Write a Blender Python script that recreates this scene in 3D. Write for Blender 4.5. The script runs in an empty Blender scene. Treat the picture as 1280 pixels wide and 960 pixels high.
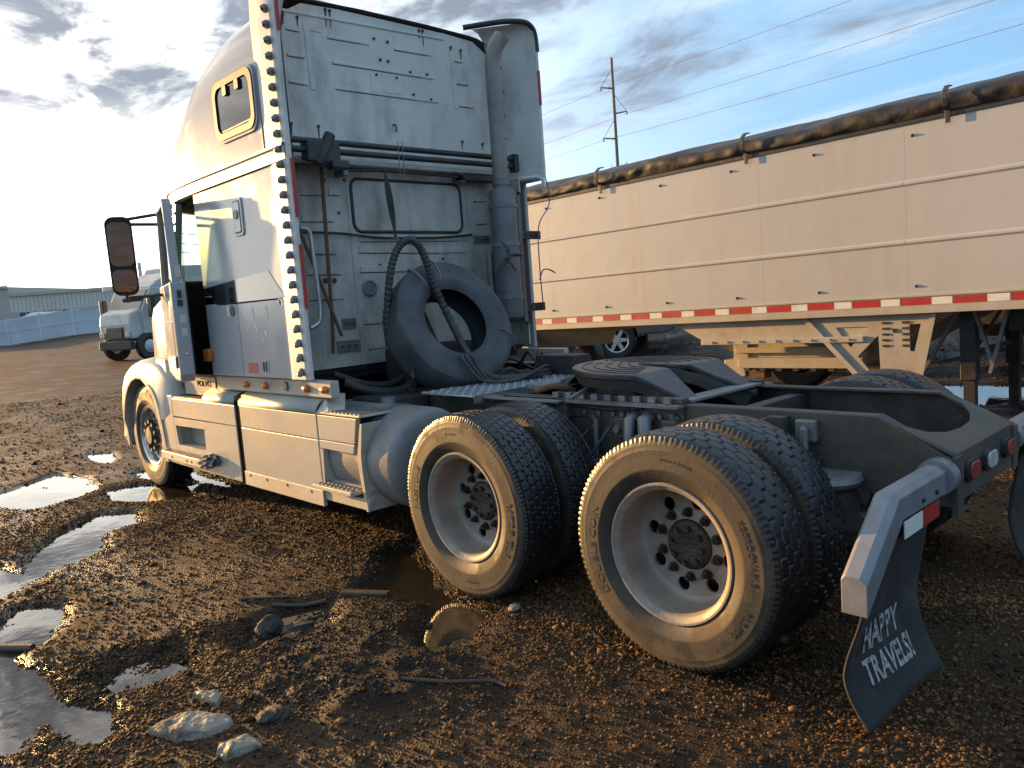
import bpy, bmesh, math, random
import numpy as np
from mathutils import Matrix, Vector

random.seed(7)
rng = np.random.default_rng(11)
scene = bpy.context.scene
C = scene.collection
R = math.radians
PI = math.pi

# ------------------------------------------------------------------ camera
CAM = Vector((-1.888, 3.782, 1.612))
def camera():
    yaw, pitch, roll = -0.751435, -0.110146, -0.072338
    f = Vector((math.cos(yaw)*math.cos(pitch), math.sin(yaw)*math.cos(pitch), math.sin(pitch)))
    r = Vector((math.sin(yaw), -math.cos(yaw), 0)); u = r.cross(f)
    r2 = math.cos(roll)*r + math.sin(roll)*u; u2 = -math.sin(roll)*r + math.cos(roll)*u
    cd = bpy.data.cameras.new('camera'); co = bpy.data.objects.new('camera', cd); C.objects.link(co)
    m = Matrix(((r2.x, u2.x, -f.x, CAM.x), (r2.y, u2.y, -f.y, CAM.y), (r2.z, u2.z, -f.z, CAM.z), (0, 0, 0, 1)))
    co.matrix_world = m
    cd.sensor_width = 36.0; cd.lens = 973.245/1280*36; cd.clip_start = 0.05; cd.clip_end = 4000
    scene.camera = co
camera()

# ------------------------------------------------------------------ sky and sun
SUN_AZ, SUN_EL = R(11.5), R(7.0)          # azimuth measured from the truck's forward axis (+X) towards +Y
SUN = Vector((math.cos(SUN_EL)*math.cos(SUN_AZ), math.cos(SUN_EL)*math.sin(SUN_AZ), math.sin(SUN_EL)))
def sky():
    w = bpy.data.worlds.new('World'); scene.world = w; w.use_nodes = True
    nt = w.node_tree; N = nt.nodes; L = nt.links; N.clear()
    out = N.new('ShaderNodeOutputWorld'); bg = N.new('ShaderNodeBackground')
    st = N.new('ShaderNodeTexSky'); st.sky_type = 'NISHITA'; st.sun_disc = False
    st.sun_elevation = SUN_EL; st.sun_rotation = PI/2 - SUN_AZ; st.air_density = 1.0; st.dust_density = 1.2; st.ozone_density = 2.0
    tc = N.new('ShaderNodeTexCoord')
    def math_(op, a, b=None, clamp=False):
        n = N.new('ShaderNodeMath'); n.operation = op; n.use_clamp = clamp
        for i, v in enumerate((a, b)):
            if v is None: continue
            if isinstance(v, (int, float)): n.inputs[i].default_value = v
            else: L.new(v, n.inputs[i])
        return n.outputs[0]
    sep = N.new('ShaderNodeSeparateXYZ'); L.new(tc.outputs['Generated'], sep.inputs[0])
    zz = math_('ADD', math_('MAXIMUM', sep.outputs['Z'], 0.0), 0.10)
    px = math_('DIVIDE', sep.outputs['X'], zz); py = math_('DIVIDE', sep.outputs['Y'], zz)
    comb = N.new('ShaderNodeCombineXYZ'); L.new(px, comb.inputs[0]); L.new(py, comb.inputs[1])
    # amount of forward scatter: cosine to the sun
    dt = N.new('ShaderNodeVectorMath'); dt.operation = 'DOT_PRODUCT'
    L.new(tc.outputs['Generated'], dt.inputs[0]); dt.inputs[1].default_value = SUN
    cs = math_('MAXIMUM', dt.outputs['Value'], 0.0)
    # heavy cloud deck, denser towards the sun side of the sky
    n1 = N.new('ShaderNodeTexNoise'); n1.inputs['Scale'].default_value = 1.05; n1.inputs['Detail'].default_value = 9
    n1.inputs['Roughness'].default_value = 0.6; n1.inputs['Distortion'].default_value = 0.5
    mp = N.new('ShaderNodeMapping'); mp.inputs['Location'].default_value = (3.3, 1.15, 0.0); mp.inputs['Rotation'].default_value = (0, 0, 0.5)
    mp.inputs['Scale'].default_value = (0.85, 1.25, 1)
    L.new(comb.outputs[0], mp.inputs[0]); L.new(mp.outputs[0], n1.inputs['Vector'])
    cov = math_('MULTIPLY', math_('POWER', cs, 2.0), 0.27)
    d1 = math_('ADD', n1.outputs['Fac'], cov)
    r1 = N.new('ShaderNodeMapRange'); r1.interpolation_type = 'SMOOTHSTEP'
    r1.inputs[1].default_value = 0.51; r1.inputs[2].default_value = 0.70; L.new(d1, r1.inputs[0])
    # thin streaky cirrus
    n2 = N.new('ShaderNodeTexNoise'); n2.inputs['Scale'].default_value = 0.8; n2.inputs['Detail'].default_value = 8
    n2.inputs['Roughness'].default_value = 0.62; n2.inputs['Distortion'].default_value = 0.8
    mp2 = N.new('ShaderNodeMapping'); mp2.inputs['Rotation'].default_value = (0, 0, 0.95); mp2.inputs['Scale'].default_value = (0.55, 1.7, 1)
    mp2.inputs['Location'].default_value = (1.7, 4.2, 0)
    L.new(comb.outputs[0], mp2.inputs[0]); L.new(mp2.outputs[0], n2.inputs['Vector'])
    r2 = N.new('ShaderNodeMapRange'); r2.interpolation_type = 'SMOOTHSTEP'
    r2.inputs[1].default_value = 0.44; r2.inputs[2].default_value = 0.72; L.new(n2.outputs['Fac'], r2.inputs[0])
    cir = math_('MULTIPLY', r2.outputs[0], 0.6)
    # colours (before the Background strength)
    def mix(fac, a, b):
        n = N.new('ShaderNodeMix'); n.data_type = 'RGBA'
        if isinstance(fac, (int, float)): n.inputs[0].default_value = fac
        else: L.new(fac, n.inputs[0])
        for i, v in ((6, a), (7, b)):
            if isinstance(v, tuple): n.inputs[i].default_value = (*v, 1)
            else: L.new(v, n.inputs[i])
        return n.outputs[2]
    # veil of bright haze around the sun
    glow = math_('MULTIPLY', math_('POWER', cs, 5.0), 1.0, True)
    bright = mix(glow, (7.5, 8.0, 8.8), (18.0, 16.5, 14.0))
    grey = mix(glow, (2.2, 2.6, 3.3), (2.4, 2.75, 3.4))
    base = mix(0.55, st.outputs[0], (3.6, 7.0, 11.0))
    veil = mix(math_('MULTIPLY', math_('POWER', cs, 3.2), 1.15, True), base, (25.0, 23.6, 21.0))
    a = mix(cir, veil, bright)
    low = N.new('ShaderNodeMapRange'); low.interpolation_type = 'SMOOTHSTEP'; low.inputs[1].default_value = .14; low.inputs[2].default_value = .26
    L.new(sep.outputs['Z'], low.inputs[0])
    n3 = N.new('ShaderNodeTexNoise'); n3.inputs['Scale'].default_value = 2.3; n3.inputs['Detail'].default_value = 9; n3.inputs['Roughness'].default_value = .62; n3.inputs['Distortion'].default_value = .6
    L.new(mp.outputs[0], n3.inputs['Vector'])
    r3 = N.new('ShaderNodeMapRange'); r3.interpolation_type = 'SMOOTHSTEP'; r3.inputs[1].default_value = .40; r3.inputs[2].default_value = .60; r3.inputs[3].default_value = .25; r3.inputs[4].default_value = .97
    L.new(n3.outputs['Fac'], r3.inputs[0])
    b = mix(math_('MULTIPLY', math_('MULTIPLY', r1.outputs[0], r3.outputs[0]), low.outputs[0]), a, grey)
    L.new(b, bg.inputs['Color']); bg.inputs['Strength'].default_value = 0.054
    L.new(bg.outputs[0], out.inputs[0])
sky()
ld = bpy.data.lights.new('sun', 'SUN'); lo = bpy.data.objects.new('sun', ld); C.objects.link(lo)
ld.energy = 5.0; ld.angle = R(0.6); ld.color = (1.0, 0.56, 0.19)
lo.rotation_euler = SUN.to_track_quat('Z', 'Y').to_euler()
scene.view_settings.view_transform = 'Standard'; scene.view_settings.look = 'None'
scene.view_settings.gamma = 1.0; scene.view_settings.use_curve_mapping = False
scene.view_settings.exposure = 1.38
scene.render.engine = 'CYCLES'; scene.cycles.max_bounces = 8; scene.cycles.transparent_max_bounces = 8

# ------------------------------------------------------------------ helpers
def tag(o, label=None, cat=None, group=None, kind=None):
    if label: o['label'] = label
    if cat: o['category'] = cat
    if group: o['group'] = group
    if kind: o['kind'] = kind
    return o
def thing(name, label, cat, loc=(0, 0, 0), rotz=0, group=None):
    o = bpy.data.objects.new(name, None); C.objects.link(o); o.empty_display_size = .2
    o.location = loc; o.rotation_euler = (0, 0, rotz)
    return tag(o, label, cat, group)

class MB:
    def __init__(s): s.v = []; s.f = []
    def add(s, vs, fs):
        b = len(s.v); s.v += [tuple(q) for q in vs]; s.f += [tuple(i + b for i in f) for f in fs]; return s
    def box(s, x0, x1, y0, y1, z0, z1):
        return s.add([(x0,y0,z0),(x1,y0,z0),(x1,y1,z0),(x0,y1,z0),(x0,y0,z1),(x1,y0,z1),(x1,y1,z1),(x0,y1,z1)],
                     [(0,3,2,1),(4,5,6,7),(0,1,5,4),(1,2,6,5),(2,3,7,6),(3,0,4,7)])
    def hexa(s, p):      # eight corners: bottom ring then top ring
        return s.add(p, [(0,3,2,1),(4,5,6,7),(0,1,5,4),(1,2,6,5),(2,3,7,6),(3,0,4,7)])
    def bar(s, a, b, w, h, up=(0,0,1)):
        a, b = Vector(a), Vector(b); d = (b-a).normalized(); u = Vector(up)
        sd = d.cross(u)
        if sd.length < 1e-4: sd = d.cross(Vector((0,1,0)))
        sd.normalize(); u = sd.cross(d).normalized()
        p = []
        for q in (a, b):
            for i, j in ((-1,-1),(1,-1),(1,1),(-1,1)): p.append(q + sd*w/2*i + u*h/2*j)
        return s.add(p, [(0,1,2,3),(7,6,5,4),(0,4,5,1),(1,5,6,2),(2,6,7,3),(3,7,4,0)])
    def tube(s, pts, r, n=10, cap=True, closed=False):
        pts = [Vector(q) for q in pts]; m = len(pts); b = len(s.v)
        rs = r if isinstance(r, (list, tuple)) else [r]*m
        prev = None
        for i, q in enumerate(pts):
            if closed: t = (pts[(i+1) % m]-pts[i-1]).normalized()
            else: t = (pts[min(i+1, m-1)]-pts[max(i-1, 0)]).normalized()
            if prev is None:
                a = Vector((0,0,1)) if abs(t.z) < .9 else Vector((1,0,0))
                n1 = t.cross(a).normalized()
            else:
                n1 = (prev - t*prev.dot(t)); n1.normalize()
            prev = n1; n2 = t.cross(n1)
            for k in range(n):
                an = 2*PI*k/n; s.v.append(tuple(q + (n1*math.cos(an)+n2*math.sin(an))*rs[i]))
        for i in range(m if closed else m-1):
            i2 = (i+1) % m
            for k in range(n):
                s.f.append((b+i*n+k, b+i*n+(k+1) % n, b+i2*n+(k+1) % n, b+i2*n+k))
        if cap and not closed:
            s.f.append(tuple(b+k for k in range(n))[::-1]); s.f.append(tuple(b+(m-1)*n+k for k in range(n)))
        return s
    def cyl(s, a, b, r, r2=None, n=20): return s.tube([a, b], [r, r if r2 is None else r2], n)
    def lathe(s, prof, n=48, axis='y', c=(0,0,0), closed=False):   # prof: list of (radius, axial)
        b = len(s.v); m = len(prof)
        for k in range(n):
            an = 2*PI*k/n; co, si = math.cos(an), math.sin(an)
            for r, a in prof:
                q = {'y': (r*co, a, r*si), 'x': (a, r*co, r*si), 'z': (r*co, r*si, a)}[axis]
                s.v.append((q[0]+c[0], q[1]+c[1], q[2]+c[2]))
        for k in range(n):
            k2 = (k+1) % n
            for i in range(m if closed else m-1):
                j = (i+1) % m
                s.f.append((b+k*m+i, b+k*m+j, b+k2*m+j, b+k2*m+i))
        return s
    def prism(s, poly, axis, a, b):      # poly in the two other axes (x,z for axis y; y,z for x; x,y for z)
        n = len(poly); v = []
        for t in (a, b):
            for p, q in poly: v.append({'y': (p, t, q), 'x': (t, p, q), 'z': (p, q, t)}[axis])
        f = [tuple(range(n)), tuple(range(2*n-1, n-1, -1))]
        for i in range(n): f.append((i, i+n, (i+1) % n + n, (i+1) % n))
        return s.add(v, f)
    def grid(s, rows, closed_u=False):   # rows: list of equal-length point lists
        b = len(s.v); m = len(rows[0])
        for r in rows: s.v += [tuple(q) for q in r]
        for i in range(len(rows)-1):
            for j in range(m if closed_u else m-1):
                j2 = (j+1) % m
                s.f.append((b+i*m+j, b+i*m+j2, b+(i+1)*m+j2, b+(i+1)*m+j))
        return s
    def build(s, name, mat, parent=None, smooth=None, bevel=0, solid=0, loc=None, fix=True):
        me = bpy.data.meshes.new(name); me.from_pydata(s.v, [], s.f)
        if fix:
            bm = bmesh.new(); bm.from_mesh(me); bmesh.ops.recalc_face_normals(bm, faces=bm.faces); bm.to_mesh(me); bm.free()
        o = bpy.data.objects.new(name, me); C.objects.link(o)
        me.materials.append(M[mat] if isinstance(mat, str) else mat)
        if parent: o.parent = parent
        if loc: o.location = loc
        if smooth is not None:
            me.polygons.foreach_set('use_smooth', [True]*len(me.polygons)); me.set_sharp_from_angle(angle=R(smooth))
        if solid:
            md = o.modifiers.new('thickness', 'SOLIDIFY'); md.thickness = solid; md.offset = 0
        if bevel:
            md = o.modifiers.new('bevel', 'BEVEL'); md.width = bevel; md.segments = 2; md.limit_method = 'ANGLE'; md.angle_limit = R(40)
        return o

def plate(name, mat, parent, outer, holes, axis, a, b, bevel=0, circles=()):
    """flat plate with holes, as real geometry, between coordinates a and b on an axis"""
    bm = bmesh.new(); edges = []
    def ring(poly):
        vs = [bm.verts.new({'y': (p, a, q), 'x': (a, p, q), 'z': (p, q, a)}[axis]) for p, q in poly]
        for i in range(len(vs)): edges.append(bm.edges.new((vs[i], vs[(i+1) % len(vs)])))
    ring(outer)
    for h in holes: ring(h)
    for cx, cy, r, n in circles: ring([(cx+r*math.cos(2*PI*k/n), cy+r*math.sin(2*PI*k/n)) for k in range(n)])
    bmesh.ops.triangle_fill(bm, use_beauty=True, edges=edges)
    ret = bmesh.ops.extrude_face_region(bm, geom=bm.faces[:])
    d = {'x': Vector((b-a,0,0)), 'y': Vector((0,b-a,0)), 'z': Vector((0,0,b-a))}[axis]
    bmesh.ops.translate(bm, vec=d, verts=[v for v in ret['geom'] if isinstance(v, bmesh.types.BMVert)])
    bmesh.ops.recalc_face_normals(bm, faces=bm.faces)
    me = bpy.data.meshes.new(name); bm.to_mesh(me); bm.free()
    o = bpy.data.objects.new(name, me); C.objects.link(o); me.materials.append(M[mat] if isinstance(mat, str) else mat)
    if parent: o.parent = parent
    return o
def dup(o, parent=None, loc=None, rot=None):
    c = o.copy(); C.objects.link(c)
    if parent is not None: c.parent = parent
    if loc is not None: c.location = loc
    if rot is not None: c.rotation_euler = rot
    return c
def dup_tree(o, parent, loc=None, rot=None):
    c = dup(o, parent, loc, rot)
    for ch in list(o.children): dup_tree(ch, c)
    return c
def rrect(x0, x1, z0, z1, r, n=5):
    out = []
    for cx, cz, a0 in ((x1-r, z1-r, 0), (x0+r, z1-r, 90), (x0+r, z0+r, 180), (x1-r, z0+r, 270)):
        for k in range(n+1):
            an = R(a0+90*k/n); out.append((cx+r*math.cos(an), cz+r*math.sin(an)))
    return out
def catmull(pts, n=6):
    pts = [Vector(q) for q in pts]; out = []
    for i in range(len(pts)-1):
        p0 = pts[max(i-1,0)]; p1 = pts[i]; p2 = pts[i+1]; p3 = pts[min(i+2,len(pts)-1)]
        for k in range(n):
            t = k/n
            out.append(.5*((2*p1)+(-p0+p2)*t+(2*p0-5*p1+4*p2-p3)*t*t+(-p0+3*p1-3*p2+p3)*t**3))
    out.append(pts[-1]); return out
def text_mesh(txt, size=1.0, extrude=.002, bold=0.0, sx=1.0):
    cu = bpy.data.curves.new('txt', 'FONT'); cu.body = txt; cu.size = size; cu.extrude = extrude; cu.offset = bold
    cu.align_x = 'CENTER'; cu.align_y = 'CENTER'; cu.resolution_u = 3
    o = bpy.data.objects.new('txt', cu); C.objects.link(o)
    dg = bpy.context.evaluated_depsgraph_get(); dg.update()
    me = bpy.data.meshes.new_from_object(o.evaluated_get(dg))
    bpy.data.objects.remove(o); bpy.data.curves.remove(cu)
    for v in me.vertices: v.co.x *= sx
    return me

# ------------------------------------------------------------------ materials
M = {}
def mat(name, col, rough=.5, metal=0.0, col2=None, vs=2.5, vlo=.35, vhi=.65, dirt=None, ds=1.2, dlo=.5, dhi=.7, damt=1.0,
        bump=0, bs=60, spec=.5, coat=0, rvar=0, stretch=(1,1,1), dstretch=(1,1,1), island=0, detail=6):
    m = bpy.data.materials.new(name); m.use_nodes = True; M[name] = m
    nt = m.node_tree; N = nt.nodes; L = nt.links; b = N['Principled BSDF']
    b.inputs['Base Color'].default_value = (*col, 1); b.inputs['Roughness'].default_value = rough
    b.inputs['Metallic'].default_value = metal; b.inputs['Specular IOR Level'].default_value = spec
    b.inputs['Coat Weight'].default_value = coat; b.inputs['Coat Roughness'].default_value = .06
    tc = N.new('ShaderNodeTexCoord')
    def noise(scale, st, det=detail, ro=.6, loc=(0,0,0)):
        mp = N.new('ShaderNodeMapping'); mp.inputs['Scale'].default_value = st; mp.inputs['Location'].default_value = loc
        L.new(tc.outputs['Object'], mp.inputs[0])
        n = N.new('ShaderNodeTexNoise'); n.inputs['Scale'].default_value = scale; n.inputs['Detail'].default_value = det; n.inputs['Roughness'].default_value = ro
        L.new(mp.outputs[0], n.inputs['Vector']); return n.outputs['Fac']
    def rng_(fac, lo, hi, o0=0, o1=1):
        r = N.new('ShaderNodeMapRange'); r.inputs[1].default_value = lo; r.inputs[2].default_value = hi; r.inputs[3].default_value = o0; r.inputs[4].default_value = o1
        L.new(fac, r.inputs[0]); return r.outputs[0]
    def mix(fac, a, bb):
        n = N.new('ShaderNodeMix'); n.data_type = 'RGBA'; L.new(fac, n.inputs[0])
        for i, v in ((6, a), (7, bb)):
            if isinstance(v, tuple): n.inputs[i].default_value = (*v, 1)
            else: L.new(v, n.inputs[i])
        return n.outputs[2]
    cur = None; nz = None
    if col2 is not None:
        nz = noise(vs, stretch); cur = mix(rng_(nz, vlo, vhi), col, col2)
    if dirt is not None:
        dn = rng_(noise(ds, dstretch, 8, .68, (5.1, 2.3, 7.7)), dlo, dhi, 0, damt)
        cur = mix(dn, cur if cur is not None else col, dirt)
        L.new(rng_(dn, 0, 1, rough, min(1, rough+.35)), b.inputs['Roughness'])
    if island:
        g = N.new('ShaderNodeNewGeometry'); hs = N.new('ShaderNodeHueSaturation')
        L.new(rng_(g.outputs['Random Per Island'], 0, 1, 1-island, 1+island), hs.inputs['Value'])
        if cur is not None: L.new(cur, hs.inputs['Color'])
        else: hs.inputs['Color'].default_value = (*col, 1)
        cur = hs.outputs[0]
    if cur is not None: L.new(cur, b.inputs['Base Color'])
    if rvar and dirt is None:
        L.new(rng_(noise(vs*2.3, stretch, 6, .6, (1,4,2)), .3, .7, max(.02, rough-rvar), rough+rvar), b.inputs['Roughness'])
    if bump:
        bn = N.new('ShaderNodeBump'); bn.inputs['Strength'].default_value = 1; bn.inputs['Distance'].default_value = bump
        L.new(noise(bs, (1,1,1), 5), bn.inputs['Height']); L.new(bn.outputs[0], b.inputs['Normal'])
    return m
GRIME = (.16, .12, .085)
mat('cab_paint', (.40,.405,.41), .16, .0, (.36,.365,.37), 1.5, dirt=(.34,.31,.27), ds=2.2, dlo=.52, dhi=.74, damt=.55, spec=.4, bump=.0012, bs=3.0)
mat('roof_paint', (.29,.315,.35), .2, .0, (.265,.285,.315), 1.2, dirt=(.28,.27,.25), ds=2.5, dlo=.55, dhi=.75, damt=.5, spec=.4, bump=.0012, bs=2.5)
mat('white_trim', (.62,.61,.58), .35, dirt=GRIME, ds=5, dlo=.56, dhi=.76, damt=.5)
mat('back_paint', (.64,.615,.56), .5, 0, (.53,.51,.46), 2.2, dirt=(.15,.125,.10), ds=3.2, dlo=.50, dhi=.80, damt=.75, dstretch=(1,1,.45), bump=.0015, bs=25)
mat('back_lower', (.52,.49,.43), .55, 0, (.40,.375,.325), 2.6, dirt=(.11,.09,.07), ds=3.4, dlo=.46, dhi=.76, damt=.85, dstretch=(1,1,.4), bump=.0018, bs=30)
mat('rust', (.16,.075,.035), .85, 0, (.08,.045,.03), 14, bump=.002, bs=60)
mat('fairing', (.45,.42,.355), .3, 0, (.40,.37,.305), 1.6, dirt=(.24,.185,.11), ds=2.0, dlo=.47, dhi=.72, damt=.75, dstretch=(.6,1,1), spec=.3, bump=.002, bs=6)
mat('skirt', (.45,.41,.33), .5, 0, (.37,.32,.24), 2, dirt=(.25,.19,.12), ds=3, dlo=.45, dhi=.72, damt=.8, bump=.002, bs=20)
mat('frame_steel', (.062,.064,.054), .6, 0.05, (.035,.035,.03), 3.5, dirt=(.10,.078,.052), ds=4.5, dlo=.47, dhi=.66, damt=.85, bump=.003, bs=35)
mat('black_metal', (.025,.025,.026), .45, .3, (.05,.047,.043), 6, dirt=(.09,.075,.06), ds=6, dlo=.5, dhi=.75, damt=.6, bump=.0015, bs=50)
mat('dark_mech', (.030,.028,.026), .65, .2, (.06,.053,.045), 7, bump=.006, bs=28)
mat('galv', (.22,.22,.22), .5, .4, (.15,.15,.147), 5, dirt=(.14,.115,.09), ds=6, dlo=.5, dhi=.72, damt=.7, bump=.001, bs=60)
mat('alu', (.52,.52,.53), .36, .8, (.42,.42,.43), 4, dirt=(.25,.21,.17), ds=5, dlo=.52, dhi=.75, damt=.6, bump=.001, bs=40)
mat('tank_alu', (.23,.225,.215), .55, .1, (.175,.17,.16), 2.5, dirt=(.15,.13,.10), ds=3, dlo=.48, dhi=.7, damt=.85, bump=.001, bs=25)
mat('stack_steel', (.26,.235,.205), .5, .25, (.18,.16,.135), 4, dirt=(.10,.085,.07), ds=4, dlo=.5, dhi=.75, damt=.7, dstretch=(1,1,.3), bump=.001, bs=40)
mat('muffler_steel', (.17,.172,.172), .5, .3, (.12,.12,.12), 4, dirt=(.10,.09,.08), ds=4, dlo=.5, dhi=.75, damt=.6, dstretch=(1,1,.3))
mat('rubber', (.026,.023,.019), .6, 0, (.042,.033,.021), 9, dirt=(.09,.064,.034), ds=4.2, dlo=.50, dhi=.60, damt=.75, bump=.0012, bs=90)
mat('rubber_tread', (.010,.010,.011), .36, 0, (.018,.017,.016), 9, dirt=(.09,.06,.03), ds=6, dlo=.60, dhi=.74, damt=.7, bump=.001, bs=120)
mat('rubber_letter', (.025,.022,.018), .6)
mat('spare_rubber', (.07,.076,.08), .62, 0, (.035,.037,.039), 4, dirt=(.13,.12,.11), ds=4, dlo=.5, dhi=.7, damt=.6, bump=.001, bs=70)
mat('rim_steel', (.33,.285,.235), .5, .05, (.23,.19,.15), 4, dirt=(.12,.09,.06), ds=5, dlo=.45, dhi=.72, damt=.8, bump=.0012, bs=50)
mat('rim_chrome', (.55,.54,.52), .25, .85, (.42,.38,.33), 6, dirt=(.28,.21,.13), ds=7, dlo=.48, dhi=.7, damt=.8)
mat('grease', (.012,.011,.010), .45, .0, (.028,.023,.018), 18, bump=.008, bs=55)
mat('black_rubber', (.018,.018,.019), .55, 0, (.035,.034,.033), 10, bump=.001, bs=90)
mat('seal_matte', (.008,.008,.008), .95, spec=.02)
mat('hose', (.02,.02,.021), .5, 0, (.05,.048,.045), 22, bump=.004, bs=70)
mat('black_gloss', (.012,.012,.013), .07, coat=.6)
mat('black_plastic', (.015,.015,.016), .42, bump=.0006, bs=200)
mat('amber', (.55,.16,.02), .3, dirt=GRIME, ds=20, damt=.4)
mat('red_tape', (.42,.02,.018), .4, 0, (.33,.025,.02), 8, dirt=(.16,.08,.06), ds=7, dlo=.52, dhi=.75, damt=.6)
mat('white_tape', (.66,.64,.6), .4, dirt=(.33,.28,.22), ds=7, dlo=.5, dhi=.75, damt=.6)
mat('red_lens', (.24,.03,.025), .3, dirt=(.12,.08,.06), ds=14, dlo=.4, dhi=.7, damt=.6)
mat('white_lens', (.45,.47,.44), .3, dirt=(.15,.12,.1), ds=14, dlo=.45, dhi=.7, damt=.5)
mat('label_red', (.45,.09,.08), .5); mat('label_cream', (.62,.57,.47), .5); mat('label_dark', (.03,.06,.055), .4)
mat('letter_white', (.75,.74,.72), .6, 0, (.30,.30,.29), 60, vlo=.45, vhi=.62)
mat('flap_rubber', (.013,.0135,.013), .8, 0, (.022,.022,.021), 5, dirt=(.10,.085,.065), ds=7, dlo=.52, dhi=.75, damt=.6, bump=.0012, bs=60)
mat('hanger_alu', (.21,.22,.24), .45, .2, (.16,.16,.17), 7, dirt=(.20,.16,.12), ds=7, dlo=.55, dhi=.78, damt=.6, bump=.0012, bs=45)
mat('fifth_top', (.018,.019,.022), .38, .3, (.05,.048,.046), 10, dirt=(.16,.085,.03), ds=3.4, dlo=.60, dhi=.67, damt=.9, bump=.004, bs=30)
mat('fifth_cast', (.045,.042,.038), .6, .1, (.08,.068,.05), 8, dirt=(.2,.115,.05), ds=4, dlo=.55, dhi=.7, damt=.7, bump=.004, bs=35)
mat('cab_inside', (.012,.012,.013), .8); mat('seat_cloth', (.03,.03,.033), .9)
mat('trailer_white', (.41,.405,.385), .42, 0, (.39,.385,.362), .8, dirt=(.27,.255,.23), ds=2.4, dlo=.50, dhi=.80, damt=.55, dstretch=(1,1,.14), coat=.15, bump=.005, bs=1.8)
mat('trailer_rail', (.42,.38,.31), .45, 0, (.36,.32,.25), 3, dirt=(.25,.2,.14), ds=4, dlo=.5, dhi=.75, damt=.6)
mat('trailer_grey', (.40,.365,.30), .5, 0, (.33,.295,.235), 3, dirt=(.25,.19,.12), ds=4, dlo=.5, dhi=.72, damt=.7)
mat('tarp', (.011,.010,.010), .6, 0, (.017,.015,.013), 5, dirt=(.02,.0165,.0125), ds=7, dlo=.55, dhi=.78, damt=.6, bump=.006, bs=14)
mat('concrete', (.40,.37,.33), .85, 0, (.34,.32,.29), 1, bump=.003, bs=20)
mat('bldg_grey', (.60,.55,.47), .8, 0, (.55,.50,.43), .2); mat('bldg_dark', (.42,.38,.32), .8); mat('bldg_white', (.55,.53,.5), .6)
mat('fence_white', (.55,.57,.60), .6, 0, (.46,.48,.51), .8); mat('snow', (.62,.62,.63), .7, 0, (.42,.41,.40), .5, bump=.05, bs=2)
mat('pole_wood', (.17,.16,.15), .8); mat('wire', (.12,.12,.13), .6)
mat('pickup_paint', (.24,.25,.27), .25, .5, coat=.6)
mat('truck_white', (.52,.51,.48), .4, 0, (.45,.43,.39), 1.5, dirt=(.3,.25,.2), ds=2, damt=.5)
mat('debris', (.022,.018,.015), .8, 0, (.05,.038,.028), 12, bump=.01, bs=30)
mat('wood_wet', (.07,.045,.028), .6, 0, (.035,.025,.018), 10, bump=.003, bs=50)
mat('mud_ice', (.26,.225,.175), .55, 0, (.16,.125,.085), 6, dirt=(.10,.068,.04), ds=9, dlo=.46, dhi=.62, damt=.9, bump=.012, bs=14)
mat('twig', (.05,.04,.03), .9)
def glass(name, tint, f0=.08):
    m = bpy.data.materials.new(name); m.use_nodes = True; M[name] = m
    nt = m.node_tree; N = nt.nodes; L = nt.links; N.remove(N['Principled BSDF'])
    t = N.new('ShaderNodeBsdfTransparent'); t.inputs[0].default_value = (*tint, 1)
    g = N.new('ShaderNodeBsdfGlossy'); g.inputs['Roughness'].default_value = .02
    lw = N.new('ShaderNodeLayerWeight'); lw.inputs[0].default_value = .5
    fr = N.new('ShaderNodeMapRange'); fr.inputs[1].default_value = .55; fr.inputs[2].default_value = 1.0; fr.inputs[3].default_value = .05; fr.inputs[4].default_value = .55; L.new(lw.outputs['Facing'], fr.inputs[0])
    mx = N.new('ShaderNodeMixShader'); L.new(fr.outputs[0], mx.inputs[0]); L.new(t.outputs[0], mx.inputs[1]); L.new(g.outputs[0], mx.inputs[2])
    L.new(mx.outputs[0], N['Material Output'].inputs[0])
glass('glass_tint', (.72,.86,.80)); glass('glass_dark', (.16,.17,.17))
mat('mirror', (.8,.8,.8), .02, 1.0); mat('window_dark', (.02,.022,.025), .06, coat=.3)

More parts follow.
